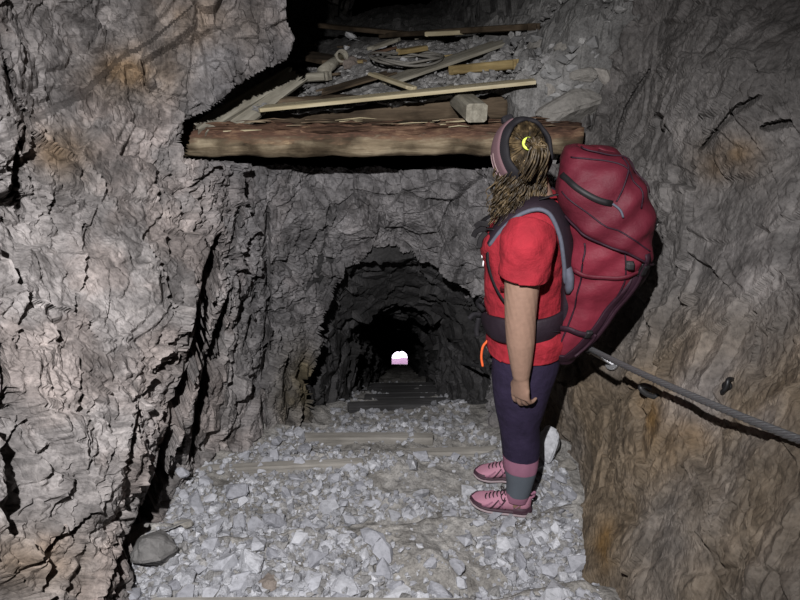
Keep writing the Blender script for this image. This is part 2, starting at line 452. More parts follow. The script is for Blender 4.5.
# ------------------------------------------------------------------ tunnel going down to daylight
TEND = 28.0
def tunnel_profile(phi, Y):
    a = np.interp(Y, [3.1, 3.3, 3.6, 3.9, 4.3, 5.0, 8, 30], [.66, .66, .62, .52, .43, .45, .44, .47])
    hgt = np.interp(Y, [3.1, 3.3, 3.6, 4.0, 4.25, 5.0, 8, 30], [.93, .93, .88, .74, .62, .64, .6, .54])
    n = 2.5
    cx = np.cos(phi); sx = np.sin(phi)
    x = -a * np.sign(cx) * np.abs(cx) ** (2 / n)
    w = -.10 + np.where(sx > 0, hgt, .8) * np.sign(sx) * np.abs(sx) ** (2 / n)
    return x, w
def build_tunnel():
    yv = np.unique(np.r_[np.linspace(3.18, 5.5, 190), np.linspace(5.5, 10, 120), np.linspace(10, TEND, 110)])
    pv = np.linspace(R(-38), R(218), 200)
    Y, PH = np.meshgrid(yv, pv, indexing='ij')
    x, w = tunnel_profile(PH, Y)
    x = x + .03 * np.sin(Y * .9)
    z = 1.95 - .592 * Y + w
    P = np.stack([x, Y, z], -1); p = P.reshape(-1, 3)
    rad = np.stack([x, 0 * x, w], -1); rad /= np.linalg.norm(rad, axis=-1, keepdims=True)
    a1, e1 = facet(p * 3.2, 300, tilt=1.6); a2, e2 = facet(p * 8, 310, tilt=1.6)
    rib = h3(np.floor(p[:, 1] / .65 + .3 * vnoise(p * 2, 7)), 0 * p[:, 1], 0 * p[:, 1], 3) - .5
    d = .10 * a1 + .05 * a2 + .09 * rib + .012 * fbm(p * 18, 3, 320)
    d = d * np.interp(p[:, 1], [3.1, 3.4, 10, 30], [.3, .8, 1, .4])
    P = P + rad * d.reshape(x.shape)[..., None]
    P[..., 1] = np.maximum(P[..., 1], 3.54 - .24 * (P[..., 0] / .6) ** 2)
    sheet('wall_tunnel', P[:, ::-1], len(yv), len(pv), stone_col(p, (.036, .035, .035), (.066, .064, .065), 9), M_TUN)  # near-black stone tint: the tunnel's darkness is put into the rock colour
build_tunnel()
# ------------------------------------------------------------------ shape helpers
def nrm(v):
    v = np.asarray(v, float); return v / (np.linalg.norm(v) + 1e-12)

def sweep(pts, prof, ups=None, closed=False, scales=None, caps=True, twist=None):
    """sweep a closed 2-D profile (k x 2; x = sideways, y = along up) along a path"""
    pts = np.asarray(pts, float); n = len(pts); prof = np.asarray(prof, float); k = len(prof)
    V = []
    for i in range(n):
        if closed: t = pts[(i + 1) % n] - pts[i - 1]
        else: t = pts[min(i + 1, n - 1)] - pts[max(i - 1, 0)]
        t = nrm(t)
        u = np.asarray(ups[i] if ups is not None and np.ndim(ups) == 2 else (ups if ups is not None else (0, 0, 1)), float)
        s = np.cross(t, u)
        if np.linalg.norm(s) < 1e-5: s = np.cross(t, (0, 1, 0.1))
        s = nrm(s); u2 = np.cross(s, t)
        sc = scales[i] if scales is not None else 1.0
        a = twist[i] if twist is not None else 0
        px = prof[:, 0] * math.cos(a) - prof[:, 1] * math.sin(a); py = prof[:, 0] * math.sin(a) + prof[:, 1] * math.cos(a)
        if np.ndim(sc): px, py = px * sc[0], py * sc[1]
        else: px, py = px * sc, py * sc
        V.append(pts[i] + np.outer(px, s) + np.outer(py, u2))
    V = np.concatenate(V)
    F = []
    m = n if closed else n - 1
    for i in range(m):
        i2 = (i + 1) % n
        for j in range(k):
            j2 = (j + 1) % k
            F.append((i * k + j, i * k + j2, i2 * k + j2, i2 * k + j))
    if caps and not closed:
        F.append(tuple(range(k - 1, -1, -1))); F.append(tuple((n - 1) * k + j for j in range(k)))
    return V, F

def circ(r, k=10, r2=None):
    a = np.arange(k) / k * 2 * math.pi
    return np.c_[r * np.cos(a), (r2 or r) * np.sin(a)]

def rect(w, h, b=0):
    w, h = w / 2, h / 2
    if not b: return np.array([(-w, -h), (w, -h), (w, h), (-w, h)])
    return np.array([(-w + b, -h), (w - b, -h), (w, -h + b), (w, h - b), (w - b, h), (-w + b, h), (-w, h - b), (-w, -h + b)])

def smooth_path(pts, n=8):
    pts = np.asarray(pts, float); P = np.vstack([2 * pts[0] - pts[1], pts, 2 * pts[-1] - pts[-2]])
    out = []
    for i in range(1, len(P) - 2):
        for k in range(n):
            t = k / n
            out.append(.5 * ((2 * P[i]) + (-P[i - 1] + P[i + 1]) * t + (2 * P[i - 1] - 5 * P[i] + 4 * P[i + 1] - P[i + 2]) * t * t + (-P[i - 1] + 3 * P[i] - 3 * P[i + 1] + P[i + 2]) * t ** 3))
    out.append(pts[-1])
    return np.array(out)

class MB:
    def __init__(s): s.v = []; s.f = []; s.n = 0
    def add(s, V, F):
        s.v.append(np.asarray(V, float)); s.f += [tuple(int(i) + s.n for i in f) for f in F]; s.n += len(V); return s
    def mesh(s, name, smooth=False): return np_mesh(name, np.concatenate(s.v), s.f, smooth)

def part(name, VF, mat, parent, smooth=False, bevel=0):
    o = link(name, np_mesh(name, VF[0], VF[1], smooth), mat, parent)
    if bevel:
        b = o.modifiers.new('bevel', 'BEVEL'); b.width = bevel; b.segments = 2; b.limit_method = 'ANGLE'
    return o

# ------------------------------------------------------------------ wood
def wood_mat(name, dark, mid, light, rot=.4, axis=0, spec=.2):
    m, nt, b = nodes(name)
    tc = N(nt, 'ShaderNodeTexCoord')
    mp = N(nt, 'ShaderNodeMapping'); sc = [14, 14, 14]; sc[axis] = 1.4; mp.inputs['Scale'].default_value = sc
    nt.links.new(tc.outputs['Object'], mp.inputs[0])
    n1 = N(nt, 'ShaderNodeTexNoise', Scale=2.2, Detail=8.0, Roughness=.7, Distortion=.3); nt.links.new(mp.outputs[0], n1.inputs['Vector'])
    n2 = N(nt, 'ShaderNodeTexNoise', Scale=5.0, Detail=5.0); nt.links.new(tc.outputs['Object'], n2.inputs['Vector'])
    c = ramp(nt, n1.outputs[0], [(.25, dark), (.5, mid), (.72, light)])
    st = ramp(nt, n2.outputs[0], [(.42, (.16, .14, .12)), (.58, (1, 1, 1))])
    c = mixc(nt, c, mixc(nt, c, st, 1.0, 'MULTIPLY'), rot)
    nt.links.new(c, b.inputs['Base Color']); b.inputs['Roughness'].default_value = .85; b.inputs['Specular IOR Level'].default_value = spec
    bp = N(nt, 'ShaderNodeBump', Strength=.9, Distance=.006); nt.links.new(n1.outputs[0], bp.inputs['Height']); nt.links.new(bp.outputs[0], b.inputs['Normal'])
    return m
def beam_mat():
    m = wood_mat('old beam, rotten above and pale below', (.05, .036, .024), (.20, .155, .10), (.40, .335, .23), .85)
    nt = m.node_tree; b = nt.nodes['Principled BSDF']
    src = b.inputs['Base Color'].links[0].from_socket
    tc = N(nt, 'ShaderNodeTexCoord'); sx = nt.nodes.new('ShaderNodeSeparateXYZ'); nt.links.new(tc.outputs['Object'], sx.inputs[0])
    mp = N(nt, 'ShaderNodeMapping'); mp.inputs['Scale'].default_value = (3, 14, 14); nt.links.new(tc.outputs['Object'], mp.inputs[0])
    n = N(nt, 'ShaderNodeTexNoise', Scale=2.0, Detail=7.0, Roughness=.7); nt.links.new(mp.outputs[0], n.inputs['Vector'])
    ad = N(nt, 'ShaderNodeMath', operation='MULTIPLY_ADD'); ad.inputs[1].default_value = .16; nt.links.new(n.outputs[0], ad.inputs[0]); nt.links.new(sx.outputs[2], ad.inputs[2])
    w = ramp(nt, ad.outputs[0], [(.075, (0, 0, 0)), (.105, (1, 1, 1))])
    rot = ramp(nt, n.outputs[0], [(.35, (.018, .011, .008)), (.5, (.085, .045, .03)), (.62, (.17, .105, .065)), (.7, (.33, .25, .15))])
    nt.links.new(mixc(nt, src, rot, w), b.inputs['Base Color'])
    return m
M_BEAM = wood_mat('weathered beam wood', (.035, .024, .016), (.16, .115, .075), (.34, .28, .19), .75)
M_BEAMB = beam_mat()
M_ROT = wood_mat('rotten red brown wood', (.02, .012, .009), (.09, .05, .032), (.22, .14, .09), .5)
M_GREYW = wood_mat('grey weathered board', (.13, .12, .095), (.27, .25, .20), (.42, .40, .33), .15)
M_PALEW = wood_mat('pale split board', (.25, .21, .13), (.42, .36, .23), (.56, .50, .36), .1)
M_DARKW = wood_mat('dark damp board', (.03, .022, .015), (.085, .062, .04), (.16, .12, .08), .6)
M_YELW = wood_mat('yellow brown split wood', (.12, .085, .035), (.27, .20, .09), (.40, .31, .15), .25)
M_STEPD = wood_mat('step board with gloom in its colour', (.03, .029, .029), (.055, .054, .055), (.09, .088, .088), .3)  # darker copy of the step board, tunnel gloom painted into the wood tones
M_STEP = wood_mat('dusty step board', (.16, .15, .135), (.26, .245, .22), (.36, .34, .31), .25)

def board(name, a, b, w, t, mat, label, up=(0, 0, 1), rough_ends=.03, group=None, cat='board', seed=0, taper=1.0):
    """a broken board from a to b: length along local x, uneven ends, slight warp"""
    a = np.asarray(a, float); b = np.asarray(b, float); L = np.linalg.norm(b - a)
    rg = np.random.default_rng(seed + 5)
    nx, ny = max(6, int(L / .05)), 9
    V = []; 
    e0 = rg.uniform(-1, 1, ny) * rough_ends; e1 = rg.uniform(-1, 1, ny) * rough_ends
    warp = rg.uniform(-1, 1, 3)
    for side in (1, -1):
        for i in range(nx + 1):
            for j in range(ny):
                u = i / nx; q = j / (ny - 1) - .5
                x = (u - .5) * L + e0[j] * (1 - u) ** 4 + e1[j] * u ** 4
                ww = w * (1 + (taper - 1) * u)
                y = q * ww + .012 * w * math.sin(9 * u + seed)
                z = side * t / 2 + .02 * t * 8 * warp[0] * math.sin(3.1 * u) * .3
                ed = min(1, (0.5 - abs(q)) * 12); z -= side * t * .12 * (1 - ed)
                V.append((x, y, z))
    m = (nx + 1) * ny; F = []
    for i in range(nx):
        for j in range(ny - 1):
            p = i * ny + j
            F.append((p, p + ny, p + ny + 1, p + 1)); F.append((m + p, m + p + 1, m + p + ny + 1, m + p + ny))
    for i in range(nx):
        p = i * ny; F.append((p, m + p, m + p + ny, p + ny)); p += ny - 1; F.append((p, p + ny, m + p + ny, m + p))
    for j in range(ny - 1):
        F.append((j, j + 1, m + j + 1, m + j)); p = nx * ny + j; F.append((p, m + p, m + p + 1, p + 1))
    o = link(name, np_mesh(name, V, F), mat)
    t_ = nrm(b - a); s = nrm(np.cross(up, t_)); u = np.cross(t_, s)
    o.matrix_world = Matrix(((t_[0], s[0], u[0], (a[0] + b[0]) / 2), (t_[1], s[1], u[1], (a[1] + b[1]) / 2), (t_[2], s[2], u[2], (a[2] + b[2]) / 2), (0, 0, 0, 1)))
    return tag(o, label, cat, group)

# ------------------------------------------------------------------ upper gallery: walls and the ledge
def ledge_h(X, Y):
    z = 1.555 + .085 * (X + .5) + .07 * (Y - 3.1)
    q = np.clip(X - .42, 0, None)
    z = z + .62 * q ** 1.5 * (1 + .25 * (Y - 3.1))
    z = z + .10 * sstep(3.4, 4.2, Y) * sstep(.9, .2, np.abs(X + .0))
    z = z + .25 * sstep(-.75, -1.25, X)
    P = np.stack([X.ravel(), Y.ravel(), 0 * X.ravel()], 1)
    return z + (.03 * fbm(P * 4, 3, 400) + .012 * fbm(P * 15, 3, 402)).reshape(X.shape)
def build_ledge():
    x = np.linspace(-1.5, 1.55, 230); y = np.r_[4.2, 3.3, np.linspace(3.16, 4.9, 150), np.linspace(5, 11, 30)]
    X, Y = np.meshgrid(x, y, indexing='ij')
    Z = ledge_h(X, np.maximum(Y, 3.16))
    Z[:, 0] -= .05; Z[:, 1] -= .035
    blk = sstep(.5, .62, x); Z[:, 0] -= .55 * blk[:]; Z[:, 1] -= .10 * blk; Y[:, 0] = Y[:, 0] * (1 - blk) + 3.12 * blk; Y[:, 1] = Y[:, 1] * (1 - blk) + 3.13 * blk
    P = np.stack([X, Y, Z], -1); p = P.reshape(-1, 3)
    a, e = facet(p * 11, 410, tilt=1.6); a2, e = facet(p * 5, 411, tilt=1.9, soft=.1)
    P[..., 2] += (.018 * a + .13 * a2 * sstep(.45, .7, p[:, 0]) + .03 * a * sstep(.4, .6, p[:, 0])).reshape(X.shape)
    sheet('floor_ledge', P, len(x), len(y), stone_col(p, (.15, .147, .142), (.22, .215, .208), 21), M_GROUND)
    yv = np.unique(np.r_[np.linspace(3.02, 5, 70), np.linspace(5, 12, 40)]); pv = np.linspace(R(-25), R(205), 150)
    Y, PH = np.meshgrid(yv, pv, indexing='ij')
    hw = np.interp(Y, [3.0, 3.4, 5, 12], [1.36, 1.45, 1.25, 1.0])
    x = -hw * np.sign(np.cos(PH)) * np.abs(np.cos(PH)) ** .8 + .1
    z = 1.7 + np.where(np.sin(PH) > 0, 1.25, .5) * np.sign(np.sin(PH)) * np.abs(np.sin(PH)) ** .8
    P = np.stack([x, Y, z], -1); p = P.reshape(-1, 3)
    a, e = facet(p * 3, 420, tilt=1.5)
    P = P + (P - np.array([.1, 0, 1.7]) * [1, 0, 1] - np.stack([0 * x, Y, 0 * x], -1)) * (.09 * a + .03 * fbm(p * 8, 3, 421)).reshape(x.shape)[..., None]
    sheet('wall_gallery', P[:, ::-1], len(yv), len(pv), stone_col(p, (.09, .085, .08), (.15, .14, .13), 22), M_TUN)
build_ledge()


# ------------------------------------------------------------------ quick height look-ups
class Table:
    def __init__(s, fn, x0, x1, y0, y1, st):
        s.x0, s.y0, s.st = x0, y0, st
        X, Y = np.meshgrid(np.arange(x0, x1, st), np.arange(y0, y1, st), indexing='ij')
        s.z = fn(X, Y); s.nx, s.ny = X.shape
    def __call__(s, x, y):
        a = min(max((x - s.x0) / s.st, 0), s.nx - 1.001); b = min(max((y - s.y0) / s.st, 0), s.ny - 1.001)
        i, j = int(a), int(b); a -= i; b -= j; z = s.z
        return float((z[i, j] * (1 - a) + z[i + 1, j] * a) * (1 - b) + (z[i, j + 1] * (1 - a) + z[i + 1, j + 1] * a) * b)
FH = Table(floor_h, -1.7, 1.6, -.5, 7.5, .01)
LH = Table(ledge_h, -1.5, 1.5, 3.1, 6.6, .01)

# ------------------------------------------------------------------ the main beam across the passage
def log_mesh(L, r, seed, k=40, n=90, square=.35, rotten=0.02):
    xs = np.linspace(-L / 2, L / 2, n); a = np.arange(k) / k * 2 * math.pi
    X, A = np.meshgrid(xs, a, indexing='ij')
    sq = 1 / np.maximum(np.abs(np.cos(A)), np.abs(np.sin(A))); rr = r * ((1 - square) + square * np.minimum(sq, 1.28))
    P = np.stack([X * 1.5, np.cos(A) * .12, np.sin(A) * .12], -1).reshape(-1, 3)
    g = fbm(np.c_[P[:, 0] * 2, P[:, 1] * 30, P[:, 2] * 30], 4, seed) * .006 + fbm(np.c_[P[:, 0] * 5, P[:, 1] * 9, P[:, 2] * 9], 3, seed + 9) * rotten * .5
    g = g.reshape(X.shape)
    top = sstep(.45, .9, np.sin(A))
    g = g - top * rotten * (1 + .9 * fbm(np.c_[P[:, 0] * 7, P[:, 1] * 30, P[:, 2] * 30], 3, seed + 20).reshape(X.shape))
    rr = rr + g
    V = np.stack([X, rr * np.cos(A), rr * np.sin(A)], -1).reshape(-1, 3)
    F = []
    for i in range(n - 1):
        for j in range(k):
            F.append((i * k + j, (i + 1) * k + j, (i + 1) * k + (j + 1) % k, i * k + (j + 1) % k))
    F.append(tuple(range(k))); F.append(tuple((n - 1) * k + j for j in range(k - 1, -1, -1)))
    return V, F
def build_woodwork():
    a = at_y(179, 139, 2.97); b = at_y(578, 137, 3.0)
    root = empty('timber_beam', (a + b) / 2, 'thick weathered old timber beam spanning the passage above the tunnel mouth', 'beam', rot=(0, -math.atan2(b[2] - a[2], b[0] - a[0]), math.atan2(b[1] - a[1], b[0] - a[0])))
    root['kind'] = 'thing'
    L = np.linalg.norm(b - a)
    part('beam_body', log_mesh(L, .083, 500), M_BEAMB, root, True)
    rg = np.random.default_rng(3)
    # rotten, flaking top of the beam
    V, F = log_mesh(L * .72, .05, 520, 26, 110, .1, .05)
    V = V * [1, 1.25, .55] + [-.12, -.012, .052]
    tag(part('rotten_top', (V, F), M_ROT, root), 'dark rotten flaking top of the beam')
    V, F = log_mesh(.34, .045, 540, 20, 40, .1, .06)
    tag(part('rotten_top', (V * [1, 1.3, .5] + [.80, -.01, .058], F), M_ROT, root), 'dark rotten flaking top of the beam')
    for i in range(46):
        x = rg.uniform(-.8, .9); l = rg.uniform(.05, .22); y = rg.uniform(-.075, .03)
        z = .083 * math.sqrt(max(0.1, 1 - (y / .1) ** 2)) * .93 + rg.uniform(-.006, .012)
        w = rg.uniform(.004, .012)
        p = np.array([[x - l / 2, y, z], [x, y + rg.uniform(-.006, .006), z + rg.uniform(0, .008)], [x + l / 2, y + rg.uniform(-.01, .01), z + rg.uniform(-.004, .008)]])
        part('splinter', sweep(p, rect(w * 1.6, w * .7), scales=[.5, 1, .15]), [M_ROT, M_BEAM, M_PALEW][i % 5 % 3], root)
    # second log under the planks, behind the beam
    a = at_y(268, 111, 3.34); b = at_y(505, 105, 3.36)
    o = link('support_log', np_mesh('support_log', *log_mesh(np.linalg.norm(b - a), .075, 600, 28, 60, .3, .01), True), M_DARKW)
    o.location = (a + b) / 2; o.rotation_euler = (0, -math.atan2(b[2] - a[2], b[0] - a[0]), 0)
    tag(o, 'dark log in the gap behind the thick beam, under the rubble-covered plank', 'log')
    # the stub timber lying over the beam, end towards us
    board('squared_timber', at_y(477, 113, 2.86), at_y(452, 92, 3.5), .10, .085, M_GREYW, 'short squared timber laid across the beam with its sawn end facing out', rough_ends=.002, cat='timber', seed=2)
    board('plank', at_y(262, 108.5, 3.14), at_y(533, 81, 3.14), .16, .022, M_PALEW, 'long thin pale plank edge-on along the front of the rubble ledge', cat='plank', seed=4, rough_ends=.01)
    board('plank', at_y(203, 127, 2.93), at_y(292, 73, 3.55), .085, .028, M_GREYW, 'narrow grey broken plank slanting up from the left end of the beam', up=(.25, -.5, .8), cat='plank', seed=6, rough_ends=.05)
    board('plank', at_y(232, 123, 3.06), at_y(300, 80, 3.50), .13, .024, M_GREYW, 'wide pale tapering plank leaning behind the narrow slanting one', up=(.3, -.6, .75), cat='plank', seed=8, taper=.35, rough_ends=.04)
    board('plank', at_y(222, 124, 3.12), at_y(262, 102, 3.4), .07, .03, M_GREYW, 'short stub of grey plank under the two slanting ones', up=(.3, -.5, .8), cat='plank', seed=10, rough_ends=.04)
    def onledge(u, v, dz=.03):
        p = None
        for Y in np.linspace(3.15, 6, 400):
            q = at_y(u, v, Y)
            if q[2] <= LH(q[0], Y) + dz: p = q; break
        return q if p is None else p
    G = globals(); G['onledge'] = onledge
    board('plank', onledge(386, 82), onledge(500, 43), .17, .022, M_GREYW, 'broad grey weathered board lying diagonally across the ledge beside the coil', cat='plank', seed=12, rough_ends=.03)
    board('plank', onledge(372, 74, .045), onledge(412, 88, .045), .05, .018, M_PALEW, 'short pale offcut at the lower end of the broad diagonal board', cat='plank', seed=13)
    board('plank', onledge(304, 24), onledge(445, 38), .14, .04, M_DARKW, 'long brown board across the back of the ledge at its left', cat='plank', seed=14)
    board('plank', onledge(385, 36), onledge(535, 27), .14, .04, M_DARKW, 'long dark board across the back of the ledge, right of the brown one', cat='plank', seed=16)
    board('plank', onledge(455, 70), onledge(517, 64), .085, .05, M_YELW, 'chunk of split yellow-brown wood on the rubble', cat='plank', seed=18, rough_ends=.04)
    board('plank', onledge(288, 52, .05), onledge(345, 62, .05), .30, .03, M_DARKW, 'wide dark board lying flat at the left of the ledge', cat='plank', seed=20, rough_ends=.02)
    board('plank', onledge(302, 78, .05), onledge(328, 76, .05), .11, .05, M_GREYW, 'square grey block of wood beside the round pipe end', cat='plank', seed=22, rough_ends=.005)
    board('plank', onledge(430, 34, .06), onledge(480, 31, .06), .05, .03, M_PALEW, 'small pale stick at the back of the ledge', cat='plank', seed=24)
    board('plank', onledge(372, 48, .05), onledge(395, 40, .05), .09, .02, M_GREYW, 'small grey board lying behind the coil', cat='plank', seed=26)
    board('plank', onledge(398, 52, .05), onledge(424, 48, .05), .10, .03, M_YELW, 'small brown board inside the coil of wire', cat='plank', seed=27)
    board('plank', onledge(322, 92, .04), onledge(384, 74, .04), .13, .012, M_DARKW, 'dark scrap of board half buried in the grit behind the pale plank', cat='plank', seed=29, rough_ends=.05)
    rs = np.random.default_rng(21)
    for i in range(14):
        u, v = rs.uniform(300, 500), rs.uniform(36, 92)
        if v > 100 - (u - 290) * .1 - 8: v -= 14
        p = onledge(u, v, .02); a = rs.uniform(-1, 1); l = rs.uniform(.05, .16)
        dlt = np.array([math.cos(a), math.sin(a) * .8, rs.uniform(-.1, .25)]) * l
        board('wood_scrap', p - dlt * .5, p + dlt * .5, rs.uniform(.025, .06), rs.uniform(.008, .02), [M_DARKW, M_GREYW, M_DARKW, M_YELW, M_ROT][i % 5], 'small broken scrap of old wood among the boards of the ledge', cat='wood scrap', group='wood scraps on the ledge', seed=60 + i, rough_ends=.02, taper=rs.uniform(.4, 1))
    # old pipe with a round open end
    p0, p1 = onledge(322, 72, .06), onledge(341, 57, .08)
    d = nrm(p1 - p0); mid = (p0 + p1) / 2
    rt = empty('pipe', mid, 'stub of grey pipe with a round open end on the ledge', 'pipe')
    dd = nrm([.25, -.8, .2])
    ring_o, ring_i = circ(.04, 24), circ(.029, 24)
    q0 = np.array(p1) - mid; pa, pb = q0 - dd * .16, q0 + dd * .04
    Vo, Fo = sweep([pa, pb], ring_o, caps=False); Vi, Fi = sweep([pa, pb], ring_i, caps=False)
    k = 24; F = list(Fo) + [tuple(48 + i for i in f[::-1]) for f in Fi] + [(k + j, k + (j + 1) % k, 48 + k + (j + 1) % k, 48 + k + j) for j in range(k)] + [(j, 48 + j, 48 + (j + 1) % k, (j + 1) % k) for j in range(k)]
    part('tube', (np.r_[Vo, Vi], F), M_GREYW, rt, True)
    part('arm', sweep([p0 - mid, q0 - dd * .05], circ(.034, 18), caps=True), M_GREYW, rt, True)
    # coil of old cable
    mb = MB()
    for i, (cu, cv, ru, dz) in enumerate([(408, 58, .20, .05), (410, 59, .185, .065), (406, 57, .215, .055), (412, 58, .17, .08)]):
        c = onledge(cu, cv, dz)
        pts = []
        for k in range(61):
            t = k / 60 * 2 * math.pi * 1.02
            pts.append(c + np.array([ru * 1.05 * math.cos(t), ru * .95 * math.sin(t) * (1 + .03 * math.sin(3 * t + i)), .012 * math.sin(2 * t + i) + .09 * math.sin(t) * ru]))
        mb.add(*sweep(pts, circ(.007, 7)))
    tag(link('cable_coil', mb.mesh('cable_coil', True), plain('old coiled cable', (.17, .16, .14), .7)), 'coil of old grey cable lying on the planks of the ledge', 'cable')
    # boards holding the steps
    for i, (u0, u1, v0, v1, Z, w, lab) in enumerate([
        (268, 432, 434, 434, -.12, .06, 'dusty step board under the front of the tunnel mouth'),
        (182, 362, 471, 463, .03, .045, 'step board half buried in rubble left of the hiker'),
        (150, 470, 598, 599, .28, .05, 'board edge across the bottom of the picture'),
        (385, 497, 452, 449, .00, .05, 'dusty step board just left of the pink shoes')]):
        p, q = at_z(u0, v0, Z), at_z(u1, v1, Z)
        hz = float(np.mean(floor_h(np.linspace(p[0], q[0], 9), np.linspace(p[1], q[1], 9))))
        p[2] = q[2] = hz - .012
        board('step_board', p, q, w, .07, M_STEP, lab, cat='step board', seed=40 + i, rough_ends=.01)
    for i in range(7):
        Y = 2.99 + .42 * (i + 1); X0 = -.36 + .03 * (i % 3)
        z = FH(0.0, Y - .04)
        board('step_board', (X0, Y, z - .02), (.36, Y + .02, z - .02), .07, .09, M_STEPD, ['first', 'second', 'third', 'fourth', 'fifth', 'sixth', 'seventh'][i] + ' gloom-darkened step board down inside the tunnel', cat='step board', seed=50 + i, rough_ends=.01)
build_woodwork()

# ------------------------------------------------------------------ stones
def stone_mat(name, a, b, c):
    m, nt, bs = nodes(name)
    oi = N(nt, 'ShaderNodeObjectInfo'); g = nt.nodes.new('ShaderNodeNewGeometry')
    n1 = N(nt, 'ShaderNodeTexNoise', Scale=45.0, Detail=8.0, Roughness=.7); nt.links.new(g.outputs['Position'], n1.inputs['Vector'])
    base = ramp(nt, oi.outputs['Random'], [(0, a), (.6, b), (1, c)])
    v = ramp(nt, n1.outputs[0], [(.3, (.68, .68, .68)), (.5, (1, 1, 1)), (.72, (1.22, 1.22, 1.22))])
    nt.links.new(mixc(nt, base, v, 1.0, 'MULTIPLY'), bs.inputs['Base Color'])
    bs.inputs['Roughness'].default_value = .9; bs.inputs['Specular IOR Level'].default_value = .2
    bp = N(nt, 'ShaderNodeBump', Strength=.6, Distance=.006); nt.links.new(n1.outputs[0], bp.inputs['Height']); nt.links.new(bp.outputs[0], bs.inputs['Normal'])
    return m
M_STONE = stone_mat('pale grey limestone', (.24, .243, .265), (.335, .34, .365), (.43, .435, .455))
M_STONEB = stone_mat('grey brown stone', (.2, .19, .175), (.25, .235, .21), (.29, .27, .245))
M_STONEL = stone_mat('dull grey rubble', (.17, .168, .165), (.24, .238, .235), (.31, .308, .30))
M_STONED = stone_mat('dark grey stone', (.13, .128, .125), (.155, .15, .145), (.18, .175, .17))
M_STONEW = stone_mat('white stone', (.5, .5, .5), (.56, .56, .56), (.62, .62, .62))
M_STONER = stone_mat('reddish brown stone', (.17, .145, .125), (.19, .16, .14), (.21, .18, .155))

def hull_pts(seed, flat=.6, n=13):
    rg = np.random.default_rng(seed)
    n = int(rg.integers(12, 20))
    p = rg.normal(size=(n, 3)); p /= np.abs(p).max(1, keepdims=True) ** .75 * np.linalg.norm(p, axis=1, keepdims=True) ** .25; p *= rg.uniform(.82, 1.0, (n, 1))
    p *= [rg.uniform(.8, 1.2), rg.uniform(.6, .95), flat * rg.uniform(.7, 1.15)]
    p[:, 0] += .25 * p[:, 1] * rg.uniform(-1, 1)
    bm = bmesh.new()
    for q in p: bm.verts.new(q)
    r = bmesh.ops.convex_hull(bm, input=bm.verts)
    bmesh.ops.delete(bm, geom=[v for v in bm.verts if not v.link_faces], context='VERTS')
    bm.verts.index_update()
    V = np.array([v.co[:] for v in bm.verts]); F = np.array([[v.index for v in f.verts] for f in bm.faces])
    bm.free()
    return V, F
PROTO = [hull_pts(100 + i, .5 + .05 * (i % 5)) for i in range(28)]
STONE_ME = [np_mesh('stone', *p) for p in PROTO]
def stone_detail(i, mat):
    """a bigger stone: chipped edges"""
    V, F = PROTO[i % 28]
    bm = bmesh.new()
    vs = [bm.verts.new(v) for v in V]
    for f in F: bm.faces.new([vs[k] for k in f])
    bmesh.ops.bevel(bm, geom=list(bm.edges), offset=.07, segments=1, affect='EDGES')
    bmesh.ops.subdivide_edges(bm, edges=list(bm.edges), cuts=3, use_grid_fill=True)
    P = np.array([v.co[:] for v in bm.verts])
    a, e = facet(P * 2.6 + i * 7, 700, tilt=1.4); d = .07 * a + .03 * fbm(P * 6 + i, 3, 701)
    for v, k in zip(bm.verts, d): v.co *= 1 + k
    me = bpy.data.meshes.new('stone'); bm.to_mesh(me); bm.free()
    me.materials.append(mat)
    return me
for me in STONE_ME: me.materials.append(M_STONE)

def floor_hit(u, v):
    z = .1
    for _ in range(12):
        p = at_z(u, v, z); z = .5 * z + .5 * FH(p[0], p[1])
    return at_z(u, v, z)

def rot_m(rg, tilt):
    ax = Vector((rg.normal(), rg.normal(), 0)).normalized()
    return Matrix.Rotation(rg.normal() * tilt, 3, ax) @ Matrix.Rotation(rg.uniform(0, 6.28), 3, 'Z')

